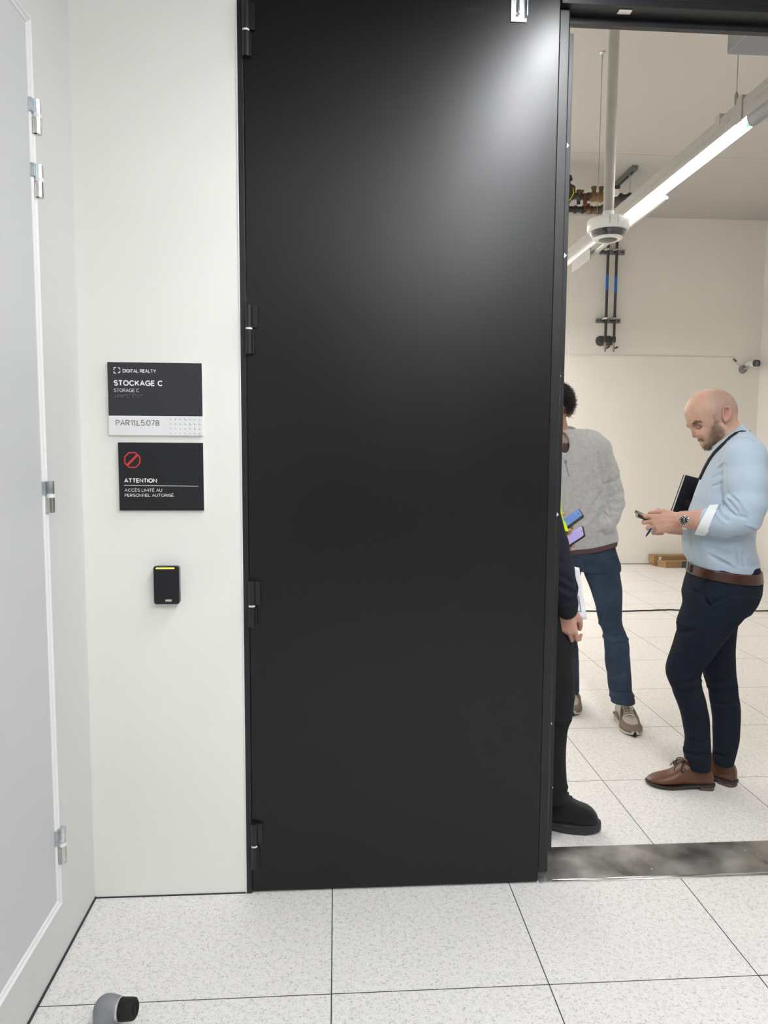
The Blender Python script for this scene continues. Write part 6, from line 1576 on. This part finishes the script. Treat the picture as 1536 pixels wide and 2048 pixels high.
Sd = SDF(axis((-.24, .22, .0055)), axis((-.24, .24, .006)), axis((.06, 1.04, .006)))
Sd.stack(kl, .02, 2.1).stack(kr, .02, 2.1)
for pts, r, a in (([(1100, 1434), (1120, 1444), (1140, 1440)], .010, .008), ([(1100, 1450), (1118, 1458), (1134, 1456)], .008, -.007), ([(1104, 1570), (1120, 1580), (1134, 1574)], .008, .006)): pfold(K, Sd, pts, r, a)
Sd.ripple(.0015, 40)
Sd.mesh('trousers', 'black_cloth', pv)
# boots
RB = [(0.000, .090, .026, .030, .05), (.006, .135, .038, .028, .05), (.030, .170, .046, .026, .05), (.065, .178, .049, .026, .06), (.100, .180, .048, .026, .08), (.135, .174, .048, .026, .10), (.155, .162, .048, .026, .14), (.172, .140, .049, .026, .18), (.192, .118, .051, .026, .18), (.222, .102, .052, .026, .12), (.250, .096, .050, .028, .1), (.272, .083, .042, .03, .1), (.287, .066, .030, .033, .1), (.294, .050, .016, .036, .1)]
SB2 = [(-.012, .036, .022, .004), (-.002, .037, .040, .001), (.03, .037, .047, .000), (.075, .034, .048, .004), (.10, .032, .047, .010), (.125, .032, .049, .006), (.155, .036, .054, .000), (.20, .036, .058, .000), (.24, .035, .056, .001), (.272, .034, .046, .003), (.294, .033, .030, .006), (.303, .030, .014, .009)]
toe = K.loc(PZ(1201, 1676)); an = math.radians(4)
for (hx, hy, lab) in ((toe[0] - .300, toe[1] + .035, 0), (toe[0] - .42, .12, 1)):
    up, tr = footwear(pv, (hx, hy), an, RB, 'suede_black', SB2, 'sole_black', 'boot')
    mb = MB()
    for i in range(4):
        x = .150 + .012 * i; z = .166 - (x - .150) * 1.15
        mb.tube([tr((x, -.022, z - .008)), tr((x + .004, 0, z + .003)), tr((x, .022, z - .008))], .003, 8)
    mb.build('laces', 'rubber', up, smooth=True)
    MB().tube([tr((-.004, -.046, .034)), tr((.06, -.052, .036)), tr((.12, -.053, .034)), tr((.18, -.060, .034)), tr((.24, -.058, .036)), tr((.272, -.047, .037))], .0022, 8).build('welt', 'sole_black', up, smooth=True)

# phone in that person's other hand
p0_, p1_ = K(1131, 1047, .04), K(1163.5, 1023.5, .04)
phone(K, p1_ - unit(p1_ - p0_) * .073 + np.array([.0, -.01, -.002]), p1_ - p0_, (.27, -.80, -.20), (-.4, -.5, 1), .146, .071, .011, 'mobile_phone', 'phone with blue screen in dark green case, the upper of two beside the door edge', 'phone_green', 'screen_blue')
# sheets of paper and pens in the lower hand
sh = K.top('paper_sheet', 'white sheet with line drawing held in the hand beside the black trousers', 'paper')
c = [K(1131, 1130, -.115), K(1158.5, 1135.5, -.10), K(1174, 1238.5, -.10), K(1112, 1240, -.14)]
mb = MB(); nu, nv = 8, 14
for i in range(nu + 1):
    for j in range(nv + 1):
        s_, t_ = i / nu, j / nv
        p = (c[0] * (1 - s_) + c[1] * s_) * (1 - t_) + (c[3] * (1 - s_) + c[2] * s_) * t_
        p = p + np.array([0, .007 * math.sin(PI * s_) * math.sin(PI * t_ * .9 + .3), 0]); mb.v.append(tuple(p))
for i in range(nu):
    for j in range(nv): a = i * (nv + 1) + j; mb.f.append((a, a + 1, a + nv + 2, a + nv + 1))
po = mb.build('sheet', 'paper', sh, smooth=True); m_ = po.modifiers.new('thick', 'SOLIDIFY'); m_.thickness = .0006
def onp(px, py): p = K(px, py, -.1035); p[1] = -.1035 - .004; return p
dr = MB()
for a, b in (((1152, 1194), (1158, 1193)), ((1158, 1193), (1162, 1222)), ((1155, 1222), (1163, 1223)), ((1156, 1194.5), (1157.5, 1190)), ((1148, 1158), (1153, 1154)), ((1156, 1176), (1158.5, 1174)), ((1152, 1219), (1158, 1222))):
    dr.tube([onp(*a), onp(*b)], .0008, 5)
dr.build('line_drawing', 'ink_dark', po)
for nm, lab, pa, pb_, m_ in (('felt_pen', 'vivid blue pen cap poking out of the lower hand', (1128, 1243), (1152, 1252.5), 'pen_vivid'), ('highlighter', 'yellow highlighter poking out of the lower hand', (1122, 1236), (1145, 1256), 'marker')):
    a_, b_ = K(*pa, -.150), K(*pb_, -.150); d_ = unit(b_ - a_)
    t = K.top(nm, lab, 'pen')
    MB().tube([a_, b_ - d_ * .012], .0050, 12).build('barrel', m_, t, smooth='auto')
    MB().tube([b_ - d_ * .012, b_ - d_ * .004, b_], [.0056, .0056, .0030], 12).build('cap', m_, t, smooth='auto')
